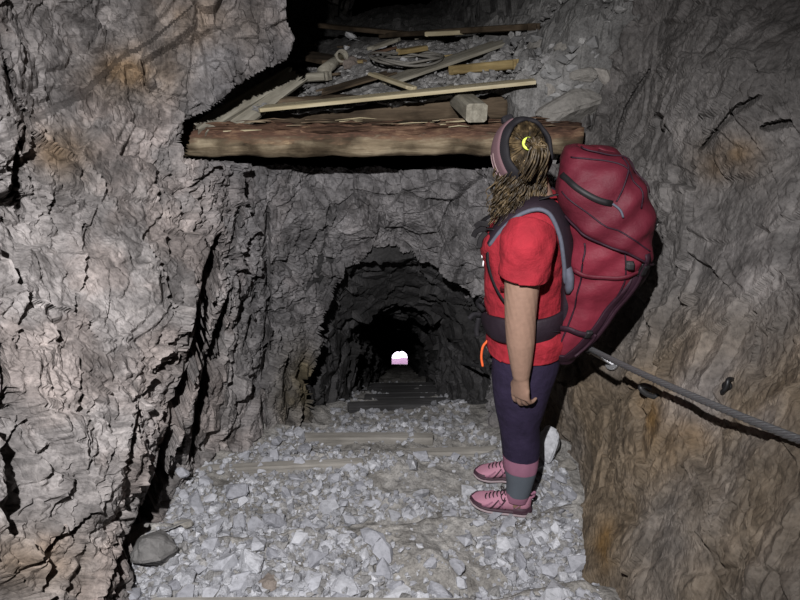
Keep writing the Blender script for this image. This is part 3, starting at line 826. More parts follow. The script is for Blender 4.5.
BIG = [  # u, v, width px, flatness, material, label, tilt
 (238, 486, 36, .45, 'M_STONE', 'large flat pale stone on the rubble below the left step board', (.5, -.1), 3),
 (374, 499, 25, .5, 'M_STONE', 'pale squarish stone in the middle of the rubble steps', (.4, .1), 5),
 (345, 577, 46, .5, 'M_STONE', 'large pale tilted slab near the bottom of the rubble steps', (.5, -.4), 7),
 (158, 553, 50, .8, 'M_STONED', 'big dark grey block at the foot of the left wall crack', (.5, .7), 12),
 (303, 521, 22, .6, 'M_STONE', 'mid-sized pale stone left of the middle of the steps', (.3, .1), 11),
 (268, 577, 30, .5, 'M_STONER', 'flat reddish-brown stone in the lower left rubble', (.5, -.2), 13),
 (276, 519, 24, .6, 'M_STONE', 'grey angular stone beside the middle of the rubble', (.4, .5), 6),
 (185, 484, 17, .9, 'M_STONE', 'small upright pale stone at the foot of the wall crack', (.2, .9), 15),
 (246, 455, 14, .9, 'M_STONE', 'small pale cube-like stone beside the dark hole in the wall foot', (.1, .1), 17),
 (546, 447, 34, 1.25, 'M_STONE', 'upright pale block standing behind the hiker against the right wall', (.2, .2), 19),
 (566, 462, 22, .9, 'M_STONEB', 'brownish stone wedged under the right wall behind the shoes', (.3, .2), 21),
 (150, 520, 26, .6, 'M_STONE', 'pale stone lying at the left edge of the rubble', (.4, .3), 23),
 (240, 520, 22, .6, 'M_STONE', 'small grey stone right of the left rubble edge', (.3, .2), 2),
 (250, 563, 26, .7, 'M_STONE', 'pale block above the flat reddish-brown stone', (.2, .3), 4),
 (185, 525, 22, .8, 'M_STONEB', 'dark grey pointed stone near the left wall', (.2, .6), 8),
 (325, 545, 26, .6, 'M_STONE', 'pale stone above the large tilted slab', (.2, .3), 10),
 (540, 535, 22, .7, 'M_STONE', 'pale stone in the rubble heap right below the near shoe', (.2, .3), 12),
 (520, 560, 22, .7, 'M_STONE', 'grey stone in the lower right rubble heap', (.2, .3), 14),
 (85, 590, 44, .7, 'M_STONEB', 'rough yellowish stone in the bottom left corner', (.2, .3), 16),
 (340, 598, 30, .6, 'M_STONE', 'pale stone cut off by the bottom edge of the picture', (.2, .3), 18),
 (322, 435, 14, .7, 'M_STONE', 'small pale stone on the left of the tunnel step board', (.2, .3), 20),
 (305, 447, 16, .6, 'M_STONE', 'grey stone just below the tunnel step board', (.2, .3), 22),
 (440, 590, 24, .6, 'M_STONE', 'grey flat stone at the bottom of the steps, right of the pale slab', (.2, .2), 24),
 (455, 565, 22, .6, 'M_STONE', 'small pale stone halfway between the slab and the right wall', (.2, .2), 1),
]
def build_stones():
    rg = np.random.default_rng(77)
    def place(o, p, s, tilt, sink=.25, mat3=None):
        m = mat3 if mat3 is not None else rot_m(rg, tilt)
        sx = s * rg.uniform(.85, 1.15)
        M = m.to_4x4() @ Matrix.Diagonal((sx, s, s * rg.uniform(.8, 1.1), 1))
        me = o.data
        co = np.empty(len(me.vertices) * 3); me.vertices.foreach_get('co', co); co = co.reshape(-1, 3)
        zmin = (co @ np.array(M.to_3x3()).T)[:, 2].min()
        o.matrix_world = Matrix.Translation((p[0], p[1], p[2] - zmin - sink * s)) @ M
    for u, v, w, fl, mt, lab, (tx, ty), sd in BIG:
        p = floor_hit(u, v + w * .22)
        t = np.linalg.norm(p - CAM); s = w / FPX * t / 2 * .95
        me = stone_detail(sd, globals()[mt])
        for vv in me.vertices: vv.co.z *= fl / .55
        o = link('stone', me)
        m = Matrix.Rotation(-tx * .6, 3, 'X') @ Matrix.Rotation(ty * .5, 3, 'Y') @ Matrix.Rotation(rg.uniform(0, 6.28), 3, 'Z')
        place(o, p, s, 0, .3, m)
        tag(o, lab, 'stone')
    poly = [(120, 590), (150, 530), (172, 485), (200, 468), (265, 440), (275, 428), (430, 428), (470, 432), (500, 440), (540, 450), (565, 470), (575, 520), (590, 560), (600, 600), (125, 600)]
    gu, gv = np.meshgrid(np.arange(800.) + .5, np.arange(600.) + .5, indexing='ij'); pm = in_poly(gu, gv, poly)
    def inside(u, v): return bool(pm[min(int(u), 799), min(int(v), 599)])
    bare = [(420, 530, 75, 13), (440, 449, 60, 9), (425, 480, 55, 18), (220, 478, 14, 10), (385, 448, 50, 6), (430, 555, 60, 14), (450, 580, 60, 18)]
    zones = {'left': ('small pale stone of the rubble left of the middle of the steps', 'rubble stones on the left of the steps'),
             'mid': ('small pale stone of the rubble in the middle of the steps', 'rubble stones in the middle of the steps'),
             'right': ('small grey stone of the rubble heap around the pink shoes', 'rubble stones on the right of the steps')}
    cnt = 0; tries = 0; taken = [(b[0], b[1], b[2] * .5) for b in BIG]
    while cnt < 195 and tries < 20000:
        tries += 1
        u, v = rg.uniform(120, 600), rg.uniform(428, 600)
        if not inside(u, v): continue
        if any(((u - a) / su) ** 2 + ((v - b) / sv) ** 2 < 1 for a, b, su, sv in bare) and rg.random() > .12: continue
        if 470 < u < 536 and 440 < v < 515: continue
        w = (9 + 19 * rg.random() ** 1.5) * (.6 + .55 * (v - 428) / 170)
        if any(math.hypot(u - a, (v - b) * 1.3) < (c + w * .5) * .82 for a, b, c in taken): continue
        taken.append((u, v, w * .5))
        p = floor_hit(u, v); t = np.linalg.norm(p - CAM); s = w / FPX * t / 2
        o = link('stone', STONE_ME[rg.integers(28)])
        place(o, p, s, .35, .25)
        lab, grp = zones['left' if u < 290 else 'mid' if u < 450 else 'right']
        tag(o, lab, 'stone', grp); cnt += 1
    # stones on the ledge
    for u, v, w, lab in [(427, 62, 22, 'white pointed stone lying inside the cable coil'), (350, 62, 22, 'brown triangular stone beside the pipe end'), (566, 108, 60, 'large grey boulder on the right end of the beam under the rubble'),
                         (600, 74, 30, 'grey stone up against the right wall above the large boulder'), (549, 92, 20, 'grey stone beside the right end of the pale plank'),
                         (540, 118, 30, 'grey stone between the boulder and the dark log'), (583, 70, 34, 'grey boulder in the rubble slope above the large one'), (388, 62, 14, 'white stone left of the coil centre'), (382, 45, 12, 'small white stone behind the coil'),
                         (351, 38, 16, 'small white flat stone at the back of the ledge'), (347, 47, 9, 'tiny white stone above the pipe end'), (404, 60, 9, 'tiny white stone in the coil'), (540, 42, 26, 'grey stone high on the rubble slope'), (563, 48, 20, 'grey stone right of the highest one on the slope')]:
        p = onledge(u, v + w * .25, 0.0)
        if lab.startswith('large'): p = at_y(u, v + 14, 3.12)
        t = np.linalg.norm(p - CAM); s = w / FPX * t / 2
        o = link('stone', stone_detail(int(u) % 28, M_STONEW if 'white' in lab else M_STONER if 'brown' in lab else M_STONEB))
        place(o, p, s, .2, .15); tag(o, lab, 'stone')
    k = 0
    while k < 72:
        u, v = rg.uniform(285, 600), rg.uniform(30, 104)
        if u < 470 and rg.random() > .25: continue
        if v > 104 - (u - 290) * .1 - 4 and u < 530: continue
        p = onledge(u, v, .0)
        if p[1] > 4.6: continue
        w = rg.uniform(7, 19) if u > 470 else rg.uniform(3.5, 7)
        o = link('stone', STONE_ME[rg.integers(28)]); t = np.linalg.norm(p - CAM)
        place(o, p, w / FPX * t / 2, .4, .2); k += 1
        o.material_slots[0].link = 'OBJECT'; o.material_slots[0].material = M_STONEL
        if u > 470: tag(o, 'small grey stone of the rubble slope at the right of the ledge', 'stone', 'rubble stones on the slope above the beam')
        else: tag(o, 'small pale stone among the old boards of the ledge', 'stone', 'rubble stones among the ledge boards')
    # the uncountable grit between them
    def grit(name, pts, sizes, lab, cols):
        V = []; F = []; C = []; n = 0
        for p, s in zip(pts, sizes):
            pv, pf = PROTO[rg.integers(28)]
            m = np.array(rot_m(rg, .5))
            q = (pv * s * [1, 1, rg.uniform(.8, 1.3)]) @ m.T
            q = q + p + [0, 0, -q[:, 2].min() - .35 * s]
            V.append(q); F.append(pf + n); n += len(q)
            C.append(np.repeat(np.array(cols)[rg.integers(len(cols))][None] * rg.uniform(.8, 1.15), len(q), 0))
        o = link(name, np_mesh(name, np.concatenate(V), np.concatenate(F), False, np.concatenate(C)), M_GRIT)
        tag(o, lab, 'gravel', kind='stuff')
    pts, sz = [], []
    while len(pts) < 7500:
        u, v = rg.uniform(115, 605), rg.uniform(426, 606)
        if not inside(u, min(v, 599)): continue
        b = any(((u - a) / su) ** 2 + ((v - c) / sv) ** 2 < 1 for a, c, su, sv in bare)
        if b and rg.random() > .14: continue
        p = floor_hit(u, v); t = np.linalg.norm(p - CAM)
        w = (2.6 + 9.5 * rg.random() ** 2.0) * (.62 + .5 * (v - 426) / 170) * (.6 if b else 1)
        pts.append(p); sz.append(w / FPX * t / 2)
    for _ in range(2600):
        Y = 2.75 + 4.2 * rg.random() ** 1.5; X = rg.uniform(-.47, .47)
        if (Y - 2.99) % .42 < .08 and Y > 3.2 and rg.random() < .7: continue
        pts.append(np.array([X, Y, FH(X, Y)])); sz.append(rg.uniform(.008, .03))
    grit('gravel', pts, sz, 'loose pale grey gravel filling the steps between the stones', [(.32, .325, .345), (.265, .268, .285), (.39, .395, .415), (.24, .235, .23)])
    pts, sz = [], []
    while len(pts) < 1500:
        X, Y = rg.uniform(-.9, 1.2), 3.17 + 1.3 * rg.random() ** 1.3
        if X < .4 and rg.random() > .6: continue
        pts.append(np.array([X, Y, LH(X, Y)])); sz.append(rg.uniform(.006, .018) if X < .4 else .007 + .035 * rg.random() ** 2)
    grit('gravel', pts, sz, 'grey gravel and grit heaped over the ledge boards above the beam', [(.27, .265, .26), (.22, .215, .21), (.33, .325, .315)])
M_GRIT = rock_mat('loose gravel', .3, .92, 3.0, .15)
build_stones()
# ------------------------------------------------------------------ steel safety cable and its anchors
M_STEEL = plain('galvanised steel', (.42, .42, .43), .35, .9, .2, 200, .12, .5)
M_CABLE = plain('greased steel cable', (.16, .16, .165), .45, .7, .2, 300, .15, .5)
M_RING = plain('dark worn steel', (.06, .06, .06), .35, .7, .2, 90, .2, .5)
M_BLACKM = plain('black painted iron', (.015, .015, .016), .45, .4, .2, 90, .2, .5)
from mathutils.bvhtree import BVHTree
def wall_bvh(name):
    me = bpy.data.objects[name].data
    co = np.empty(len(me.vertices) * 3, np.float32); me.vertices.foreach_get('co', co)
    fi = np.empty(len(me.loops), np.int32); me.loops.foreach_get('vertex_index', fi)
    fi = fi.reshape(-1, 4); co = co.reshape(-1, 3)
    keep = (co[fi[:, 0], 1] > .7) & (co[fi[:, 0], 1] < 3.3) & (co[fi[:, 0], 2] > .2) & (co[fi[:, 0], 2] < 1.7)
    return BVHTree.FromPolygons(co.tolist(), fi[keep].tolist())
WR = wall_bvh('wall_right')
def hit(u, v):
    r = WR.ray_cast(Vector(CAM), Vector(ray(u, v)))
    return np.array(r[0]), np.array(r[1])
def build_cable():
    w, _ = hit(614, 365)
    e = at_y(576, 343, max(w[1] - .22, 1.93))
    print('WALL', w, e, hit(700, 400), hit(655, 225))
    root = empty('anchor_bolt', w, 'shiny steel anchor rod holding the safety cable to the right wall behind the backpack', 'bolt')
    d = nrm(w - e)
    part('rod', sweep([e - w - d * .01, d * .06], circ(.0085, 14)), M_STEEL, root, True)
    k = e - w
    # clamp plates at the outer end
    part('clamp', sweep([k - d * .02, k + d * .035], circ(.016, 14)), M_STEEL, root, True)
    part('nut', sweep([k + d * .06, k + d * .078], circ(.016, 6)), M_STEEL, root)
    part('nut', sweep([k + d * .12, k + d * .137], circ(.016, 6)), M_STEEL, root)
    part('wall_plate', sweep([-d * .03, -d * .018], circ(.028, 20)), M_STEEL, root)
    a = at_y(575, 341, e[1] - .01); hb, _ = hit(797, 440); b = at_y(800, 440, hb[1] - .035); b2 = at_y(905, 489, .80)
    c = at_y(488, 366.5, 2.98); f = at_y(431, 350, 6.3)
    def sag(p, q, s, n): 
        t = np.linspace(0, 1, n)[:, None]; r = p + (q - p) * t; r[:, 2] -= (4 * s * t * (1 - t))[:, 0]; return r
    pts = np.concatenate([sag(b2, b, 0, 40)[:-1], sag(b, a, .012, 260)[:-1], sag(a, c, .01, 40)[:-1], sag(c, f, .05, 160)])
    L = np.r_[0, np.cumsum(np.linalg.norm(np.diff(pts, axis=0), axis=1))]
    ang = np.arange(36) / 36 * 2 * math.pi
    prof = np.c_[np.cos(ang), np.sin(ang)] * (.0102 * (.78 + .28 * np.abs(np.cos(3 * ang))))[:, None]
    tag(link('safety_cable', np_mesh('safety_cable', *sweep(pts, prof, twist=L * 55), True), M_CABLE), 'twisted steel safety cable running along the right wall and down the tunnel', 'cable')
    # eye ring on the wall
    p, _ = hit(649, 391); p = p + nrm(CAM - p) * .012
    r = empty('ring_bolt', p, 'dark oval steel ring lying against the right wall below the cable', 'ring')
    t = np.arange(40) / 40 * 2 * math.pi
    n = nrm([-.75, -.55, .35]); s1 = nrm(np.cross((0, 0, 1), n)); s2 = nrm([-.3, -.3, -.8]); 
    pts = np.outer(.032 * np.cos(t), s1) + np.outer(.013 * np.sin(t), s2)
    part('ring', sweep(pts, circ(.0100, 10), ups=n, closed=True), M_RING, r, True)
    part('eye_plate', sweep([s1 * .02 - n * .05, s1 * .02 + n * .004], circ(.012, 12)), M_BLACKM, r, True)
    # small black clip higher on the wall
    p, _ = hit(727, 386); p = p + nrm(CAM - p) * .008
    r = empty('wall_clip', p, 'small black iron clip on the wall above the cable', 'clip')
    ax = nrm([.25, .1, 1]); 
    part('hook', sweep(smooth_path([-ax * .022 - n * .03, -ax * .022 + n * .012, n * .018 + s1 * .006, ax * .022 + n * .012, ax * .022 - n * .03], 6), circ(.007, 10), ups=s1), M_BLACKM, r, True)
    part('washer', sweep([-n * .006, n * .004], circ(.014, 16)), M_BLACKM, r, True)
build_cable()
# ------------------------------------------------------------------ the hiker
def fabric(name, c, sheen=.2, rough=.62, fold=9.0, str_=.35):
    m, nt, b = nodes(name)
    tc = N(nt, 'ShaderNodeTexCoord')
    n1 = N(nt, 'ShaderNodeTexNoise', Scale=fold, Detail=6.0, Roughness=.6); n2 = N(nt, 'ShaderNodeTexNoise', Scale=260.0, Detail=2.0)
    for n in (n1, n2): nt.links.new(tc.outputs['Object'], n.inputs['Vector'])
    nt.links.new(ramp(nt, n1.outputs[0], [(.3, tuple(x * .8 for x in c)), (.7, tuple(x * 1.2 for x in c))]), b.inputs['Base Color'])
    b.inputs['Roughness'].default_value = rough; b.inputs['Specular IOR Level'].default_value = .22
    b1 = N(nt, 'ShaderNodeBump', Strength=str_, Distance=.03); nt.links.new(n1.outputs[0], b1.inputs['Height'])
    b2 = N(nt, 'ShaderNodeBump', Strength=.3, Distance=.001); nt.links.new(n2.outputs[0], b2.inputs['Height']); nt.links.new(b1.outputs[0], b2.inputs['Normal'])
    nt.links.new(b2.outputs[0], b.inputs['Normal'])
    return m
M_SKIN = plain('skin', (.24, .148, .108), .55, 0, .1, 60, .08, .35)
M_SHIRT = fabric('red cotton t-shirt', (.25, .015, .024), .2, .85, 16, .5)
M_LEG = fabric('dark purple leggings', (.020, .014, .034), .1, .75, 20, .3)
M_LEGP = plain('dusty pink knit', (.28, .125, .185), .85, 0, .3, 500, .08, .2)
M_LEGG = plain('blue grey knit', (.10, .115, .135), .85, 0, .3, 500, .08, .2)
M_SHOE = plain('pink shoe mesh', (.42, .20, .265), .8, 0, .4, 420, .12, .25)
M_SHOED = plain('dark plum rubber', (.045, .02, .03), .6, 0, .2, 200, .15, .35)
M_SOLE = plain('dusty sole', (.30, .24, .25), .85, 0, .2, 200, .1, .2)
M_LACE = plain('dark laces', (.02, .012, .016), .8)
M_MAUVE = plain('mauve headband', (.12, .07, .078), .85, 0, .2, 400, .1, .2)
M_STRIPE = plain('pale pink stripe', (.27, .19, .19), .85)
M_BLACK = plain('black webbing', (.010, .009, .011), .75, 0, .2, 400, .2, .25)
M_NEON = plain('yellow green hair tie', (.62, .75, .10), .6)
M_WHITE = plain('white print', (.75, .74, .74), .7)
M_ORANGE = plain('orange red cord', (.75, .12, .03), .7)

def hair_mat():
    m, nt, b = nodes('brown wavy hair')
    g = nt.nodes.new('ShaderNodeTexCoord')
    n = N(nt, 'ShaderNodeTexNoise', Scale=40.0, Detail=4.0); nt.links.new(g.outputs['Object'], n.inputs['Vector'])
    nt.links.new(ramp(nt, n.outputs[0], [(.3, (.009, .006, .003)), (.5, (.034, .023, .011)), (.7, (.12, .084, .042))]), b.inputs['Base Color'])
    b.inputs['Roughness'].default_value = .5; b.inputs['Specular IOR Level'].default_value = .35
    return m
M_HAIR = hair_mat()
YAW = R(12)
FWD = np.array([-math.cos(YAW), math.sin(YAW), 0]); LFT = np.array([-math.sin(YAW), -math.cos(YAW), 0]); UPV = np.array([0, 0, 1.0])
ORG = np.array([.474, 2.07, 0.008])
BODY = np.stack([FWD, LFT, UPV], 1)   # local (f, l, z) -> world
def loc(p): return np.asarray(p, float)
def rings(spec, k=28, n=2.3):
    """spec rows: (f, l, z, half depth, half width)"""
    a = np.arange(k) / k * 2 * math.pi; V = []
    for (f, l, z, df, dw) in spec:
        c, s = np.cos(a), np.sin(a)
        V.append(np.stack([f + df * np.sign(c) * np.abs(c) ** (2 / n), l + dw * np.sign(s) * np.abs(s) ** (2 / n), np.full(k, z)], 1))
    F = []
    m = len(spec)
    for i in range(m - 1):
        for j in range(k):
            F.append((i * k + j, i * k + (j + 1) % k, (i + 1) * k + (j + 1) % k, (i + 1) * k + j))
    F.append(tuple(range(k - 1, -1, -1))); F.append(tuple((m - 1) * k + j for j in range(k)))
    return np.concatenate(V), F
def interp_rings(spec, n=6):
    return [tuple(r) for r in smooth_path(np.array(spec), n)]
def ball(c, r, k=16):
    spec = [(c[0], c[1], c[2] + r[2] * math.sin(t), max(1e-4, r[0] * math.cos(t)), max(1e-4, r[1] * math.cos(t))) for t in np.linspace(-1.5, 1.5, 11)]
    return rings(spec, k, 2.0)
def limb(path, radii, k=16, n=6):
    P = smooth_path(path, n); rr = np.interp(np.linspace(0, len(radii) - 1, len(P)), np.arange(len(radii)), radii)
    return sweep(P, circ(1, k), scales=list(rr))

TORSO = [(-.03, 0, .74, .085, .12), (-.035, 0, .80, .135, .175), (-.035, 0, .88, .142, .18), (-.01, 0, .96, .130, .165), (.002, 0, 1.05, .128, .158), (.010, 0, 1.14, .132, .160), (.018, 0, 1.21, .136, .165),
         (.004, 0, 1.28, .115, .172), (-.012, 0, 1.335, .090, .165), (-.018, 0, 1.37, .070, .125), (-.012, 0, 1.40, .058, .075), (.0, 0, 1.44, .052, .055), (.016, 0, 1.50, .052, .052)]
def leg_spec(s, x=0):
    y = s
    return [(-.035, .088 * y, .86, .115, .088), (-.032, .090 * y, .76, .122, .096), (-.028, .092 * y, .66, .112, .092), (-.030, .094 * y, .55, .093, .080), (-.035, .096 * y, .46, .076, .066), (-.048, .098 * y, .36, .072, .063), (-.056, .098 * y, .27, .066, .057),
            (-.060, .098 * y, .17, .049, .045), (-.058, .098 * y, .10, .043, .040), (-.056, .098 * y, .05, .044, .038)]
ARM = {1: [(-.004, .165, 1.325), (.006, .208, 1.27), (.010, .222, 1.16), (.006, .232, 1.035), (-.004, .238, .92), (-.016, .240, .80), (-.018, .240, .775)],
       -1: [(-.02, -.165, 1.325), (-.018, -.208, 1.27), (-.01, -.222, 1.16), (-.01, -.232, 1.035), (.03, -.238, .92), (.06, -.235, .80), (.064, -.234, .775)]}
ARM_R = [.062, .067, .062, .056, .051, .034, .029]

def hand(mb, s, wrist):
    """palm turned back and a little inward, fingers curled"""
    w = np.array(wrist, float)
    n = nrm([-.60, -.80 * s, .05])         # palm normal
    d = nrm([-.04, .0, -1.0])              # along the hand
    side = nrm(np.cross(d, n)) * (1 if s > 0 else -1)
    if side[0] < 0: side = -side           # towards the thumb (forward)
    n = nrm(np.cross(side, d)) * 1.0
    if n[0] > 0: n = -n
    P = [w + d * t for t in (-.05, .0, .03, .06, .085)]
    sc = [(.029, .029), (.031, .027), (.037, .021), (.041, .0165), (.040, .012)]
    V, F = sweep(np.array(P), circ(1, 16), ups=n, scales=sc)
    mb.add(V, F)
    L = [(.040, .026, .021), (.045, .030, .023), (.042, .028, .022), (.033, .021, .019)]
    for i, (a, b, c) in enumerate(L):
        o = (1.5 - i) * .0215
        base = w + d * (.080 - .006 * abs(i - 1.2)) + side * o
        pts = [base - d * .03, base]; ang = .22 + .09 * i
        q = base
        for l, da in ((a, .60 + .07 * i), (b, .50), (c, .35)):
            q = q + (d * math.cos(ang) + n * math.sin(ang)) * l; pts.append(q); ang += da
        r = [.0095, .0095, .0088, .0080, .0066]
        V, F = sweep(smooth_path(pts, 5), circ(1, 10), ups=side, scales=list(np.interp(np.linspace(0, 4, 21), np.arange(5), r)))
        mb.add(V, F); mb.add(*ball(pts[-1], (.0066, .0066, .0066), 8))
    t0 = w + d * .015 + side * .018
    pts = [t0, t0 + d * .030 + side * .020 + n * .006, t0 + d * .058 + side * .024 + n * .016, t0 + d * .080 + side * .016 + n * .028]
    mb.add(*sweep(smooth_path(pts, 5), circ(1, 10), ups=n, scales=list(np.linspace(.0125, .0082, 16)))); mb.add(*ball(pts[-1], (.0082,) * 3, 8))

def remesh(name, mb, vox, smooth=4, fac=.5):
    """one continuous surface from overlapping pieces"""
    me = mb.mesh(name); o = bpy.data.objects.new(name + '_tmp', me); COL.objects.link(o)
    bm = bmesh.new(); bm.from_mesh(me); bmesh.ops.recalc_face_normals(bm, faces=bm.faces); bm.to_mesh(me); bm.free()
    r = o.modifiers.new('r', 'REMESH'); r.mode = 'VOXEL'; r.voxel_size = vox
    sm = o.modifiers.new('s', 'SMOOTH'); sm.factor = fac; sm.iterations = smooth
    dg = bpy.context.evaluated_depsgraph_get(); ev = o.evaluated_get(dg)
    out = bpy.data.meshes.new_from_object(ev)
    bpy.data.objects.remove(o); bpy.data.meshes.remove(me)
    V = np.empty(len(out.vertices) * 3); out.vertices.foreach_get('co', V); V = V.reshape(-1, 3)
    F = [tuple(p.vertices) for p in out.polygons]
    bpy.data.meshes.remove(out)
    return V, F
def cut(V, F, keep, snap=None):
    if snap is None: F = [f for f in F if all(keep[i] for i in f)]
    else:
        F = [f for f in F if any(keep[i] for i in f)]; V = snap(V.copy(), ~keep)
    idx = {}; out = []
    for f in F:
        for i in f:
            if i not in idx: idx[i] = len(idx)
    order = sorted(idx, key=idx.get)
    return V[order], [tuple(idx[i] for i in f) for f in F]

def zclip(v, m, a, b):
    v[m, 2] = np.clip(v[m, 2], a, b); return v
HC = np.array([.052, .002, 1.528])                  # head centre
HD = np.array([-.25, .95, -.12]); HD = nrm(HD)       # where she looks (world)
hf = BODY.T @ HD; hs = nrm(np.cross((0, 0, 1), hf)); hu = np.cross(hf, hs)
HEADM = np.stack([hf, hs, hu], 1)                    # head (forward, left, up) -> body local
def head_mesh():
    nu, nv = 72, 56
    u = np.arange(nu) / nu * 2 * math.pi; v = np.linspace(-math.pi / 2, math.pi / 2, nv)
    U, W = np.meshgrid(u, v, indexing='ij')
    x, y, z = np.cos(W) * np.cos(U), np.cos(W) * np.sin(U), np.sin(W)
    X = .092 * x; Y = .073 * y; Z = .112 * z
    front = sstep(.0, .6, x)
    Y = Y * (1 - .28 * sstep(.1, -.9, z) * (.4 + .6 * front)); X = X + .012 * sstep(0, -.8, z) * front - .02 * sstep(-.2, -.9, z) * (1 - front)
    def g(cy, cz, sy, sz): return np.exp(-((Y - cy) / sy) ** 2 - ((Z - cz) / sz) ** 2) * front
    X = X + .022 * g(0, -.022, .010, .020) + .010 * g(0, -.034, .014, .010) + .006 * g(0, .012, .011, .03)       # nose
    for s in (1, -1): X = X - .013 * g(.031 * s, .002, .017, .011) + .006 * g(.030 * s, .024, .022, .009) + .006 * g(.04 * s, -.03, .018, .018)
    X = X + .006 * g(0, -.060, .020, .0055) + .006 * g(0, -.071, .018, .006) - .006 * g(0, -.0655, .022, .0025) + .012 * g(0, -.098, .02, .015)
    V = np.stack([X, Y, Z], -1).reshape(-1, 3)
    F = [tuple(f) for f in grid_faces(nu, nv, True)]
    return V, F

def build_hiker():
    root = empty('person', ORG, 'hiker in red t-shirt and dark purple leggings standing sideways, head turned to the tunnel', 'person')
    root.rotation_euler = (0, 0, math.pi - YAW)  # local x = forward
    def P(name, VF, mat, parent=root, smooth=True):
        V = np.array(VF[0]); return part(name, (V * np.array([1, 1, 1]), VF[1]), mat, parent, smooth)
    # local x forward, y = left. With the rotation above x -> (-cos, sin) and y -> (-sin, -cos)
    # ---- body
    mb = MB()
    mb.add(*rings(interp_rings(TORSO)))
    for s in (1, -1):
        mb.add(*rings(interp_rings(leg_spec(s)), 24, 2.1))
        mb.add(*limb(ARM[s], ARM_R)); hand(mb, s, ARM[s][-1])
        mb.add(*rings([(.0, .098 * s, .026, .09, .026), (.0, .098 * s, .042, .08, .024), (-.04, .098 * s, .07, .05, .030)], 20))
    V, F = head_mesh(); mb.add(V @ HEADM.T + HC, F)
    V, F = remesh('body', mb, .0042, 5)
    P('body', (V, F), M_SKIN)
    # ears, eyes
    for s in (1, -1):
        q = np.array([[-.012, .071 * s, .018], [-.020, .080 * s, .022], [-.026, .083 * s, .008], [-.022, .080 * s, -.012], [-.012, .072 * s, -.026]])
        tag(P('ear', sweep(smooth_path(q @ HEADM.T + HC, 5), circ(.0065, 8)), M_SKIN))
        V, F = ball((.074, .031 * s, .002), (.0105, .0105, .0105), 14)
        e = P('eye', (V @ HEADM.T + HC, F), M_WHITE)
        V, F = ball((.0835, .031 * s, .002), (.002, .0048, .0048), 12); P('iris', (V @ HEADM.T + HC, F), M_BLACK, e)
    # ---- leggings: one stretch garment, colour blocked
    mb = MB()
    g = .007
    mb.add(*rings(interp_rings([(a, b, c, d + g, e + g) for a, b, c, d, e in TORSO[:5]])))
    for s in (1, -1): mb.add(*rings(interp_rings([(a, b, c, d + g, e + g) for a, b, c, d, e in leg_spec(s)[:-1]]), 28, 2.1))
    V, F = remesh('leggings', mb, .006, 6)
    wr = fbm(V * [14, 14, 5], 3, 800) * .0035
    c = V.copy(); c[:, 0] += .03; c[:, 1] -= np.where(V[:, 1] > 0, .09, -.09); c[:, 2] = 0
    V = V + c / (np.linalg.norm(c, axis=1, keepdims=True) + 1e-6) * wr[:, None]
    z = V[:, 2]
    lg = P('leggings', cut(V, F, (z > .318) & (z < 1.0), lambda v, m: zclip(v, m, .318, 1.0)), M_LEG)
    tag(P('calf_band', cut(V, F, (z > .246) & (z < .319), lambda v, m: zclip(v, m, .246, .319)), M_LEGP, lg), 'dusty pink knee band of the leggings')
    tag(P('ankle_band', cut(V, F, (z > .112) & (z < .247), lambda v, m: zclip(v, m, .112, .247)), M_LEGG, lg), 'blue grey lower band of the leggings')
    tag(P('badge', (np.array([(-.155, .108, .775), (-.172, .098, .775), (-.172, .098, .795), (-.155, .108, .795), (-.15, .100, .775), (-.168, .09, .775), (-.168, .09, .795), (-.15, .10, .795)]), [(0, 1, 2, 3), (7, 6, 5, 4), (0, 4, 5, 1), (2, 6, 7, 3), (1, 5, 6, 2), (0, 3, 7, 4)]), M_LEGG, lg, False), 'small grey badge on the leggings')
    # ---- t-shirt
    mb = MB(); g = .019
    tor = [(-.03, 0, .775, .163, .200), (-.03, 0, .82, .162, .199)] + [(a, b, c, d + g, e + g) for a, b, c, d, e in TORSO[2:11]]
    mb.add(*rings(interp_rings(tor), 36))
    for s in (1, -1):
        A = [ARM[s][0], ARM[s][1], ARM[s][2], tuple(np.array(ARM[s][2]) * .45 + np.array(ARM[s][3]) * .55)]
        mb.add(*limb(A, [.082, .088, .089, .091], 24))
    V, F = remesh('shirt', mb, .006, 6)
    fold = np.sin((V[:, 2] * 34 + V[:, 0] * 30 + 3 * vnoise(V * 6, 3))) * .5 + fbm(V * [10, 10, 16], 3, 820)
    c = V * [1, 1, 0]; arm = np.abs(V[:, 1]) > .19; c[arm, 1] -= np.sign(V[arm, 1]) * .21
    V = V + c / (np.linalg.norm(c, axis=1, keepdims=True) + 1e-6) * (.0065 * fold * sstep(1.40, 1.30, V[:, 2]))[:, None]
    z = V[:, 2]; arm = (np.abs(V[:, 1]) > .183) & (z > 1.02)
    keep = (z < 1.405 + .0 * z) & np.where(arm, z > 1.172 + .1 * (V[:, 0] - .01), z > .80 - .08 * (V[:, 0]))
    def snap(v, m):
        am = m & arm & (v[:, 2] < 1.2); v[am, 2] = 1.172 + .1 * (v[am, 0] - .01)
        hm = m & ~arm & (v[:, 2] < 1.0); v[hm, 2] = .80 - .08 * v[hm, 0]
        nm = m & (v[:, 2] > 1.38); v[nm, 2] = 1.405
        return v
    o = P('t_shirt', cut(V, F, keep, snap), M_SHIRT)
    sm = o.modifiers.new('thick', 'SOLIDIFY'); sm.thickness = .004; sm.offset = -1
    # white print running down the chest edge
    for i, (zz, ll) in enumerate([(1.235, .085), (1.205, .080), (1.172, .080), (1.14, .082)]):
        ff = .170 + (.003 if i in (1, 2) else -.003); ll -= .02
        t = np.linspace(0, 4.6, 12)
        q = np.stack([ff - .012 + .0 * t, ll + .012 * np.sin(t), zz + .010 * np.cos(t)], 1)
        tag(P('print', sweep(q, circ(.0028, 6), ups=(1, 0, 0)), M_WHITE, o), 'white lettering on the shirt front')
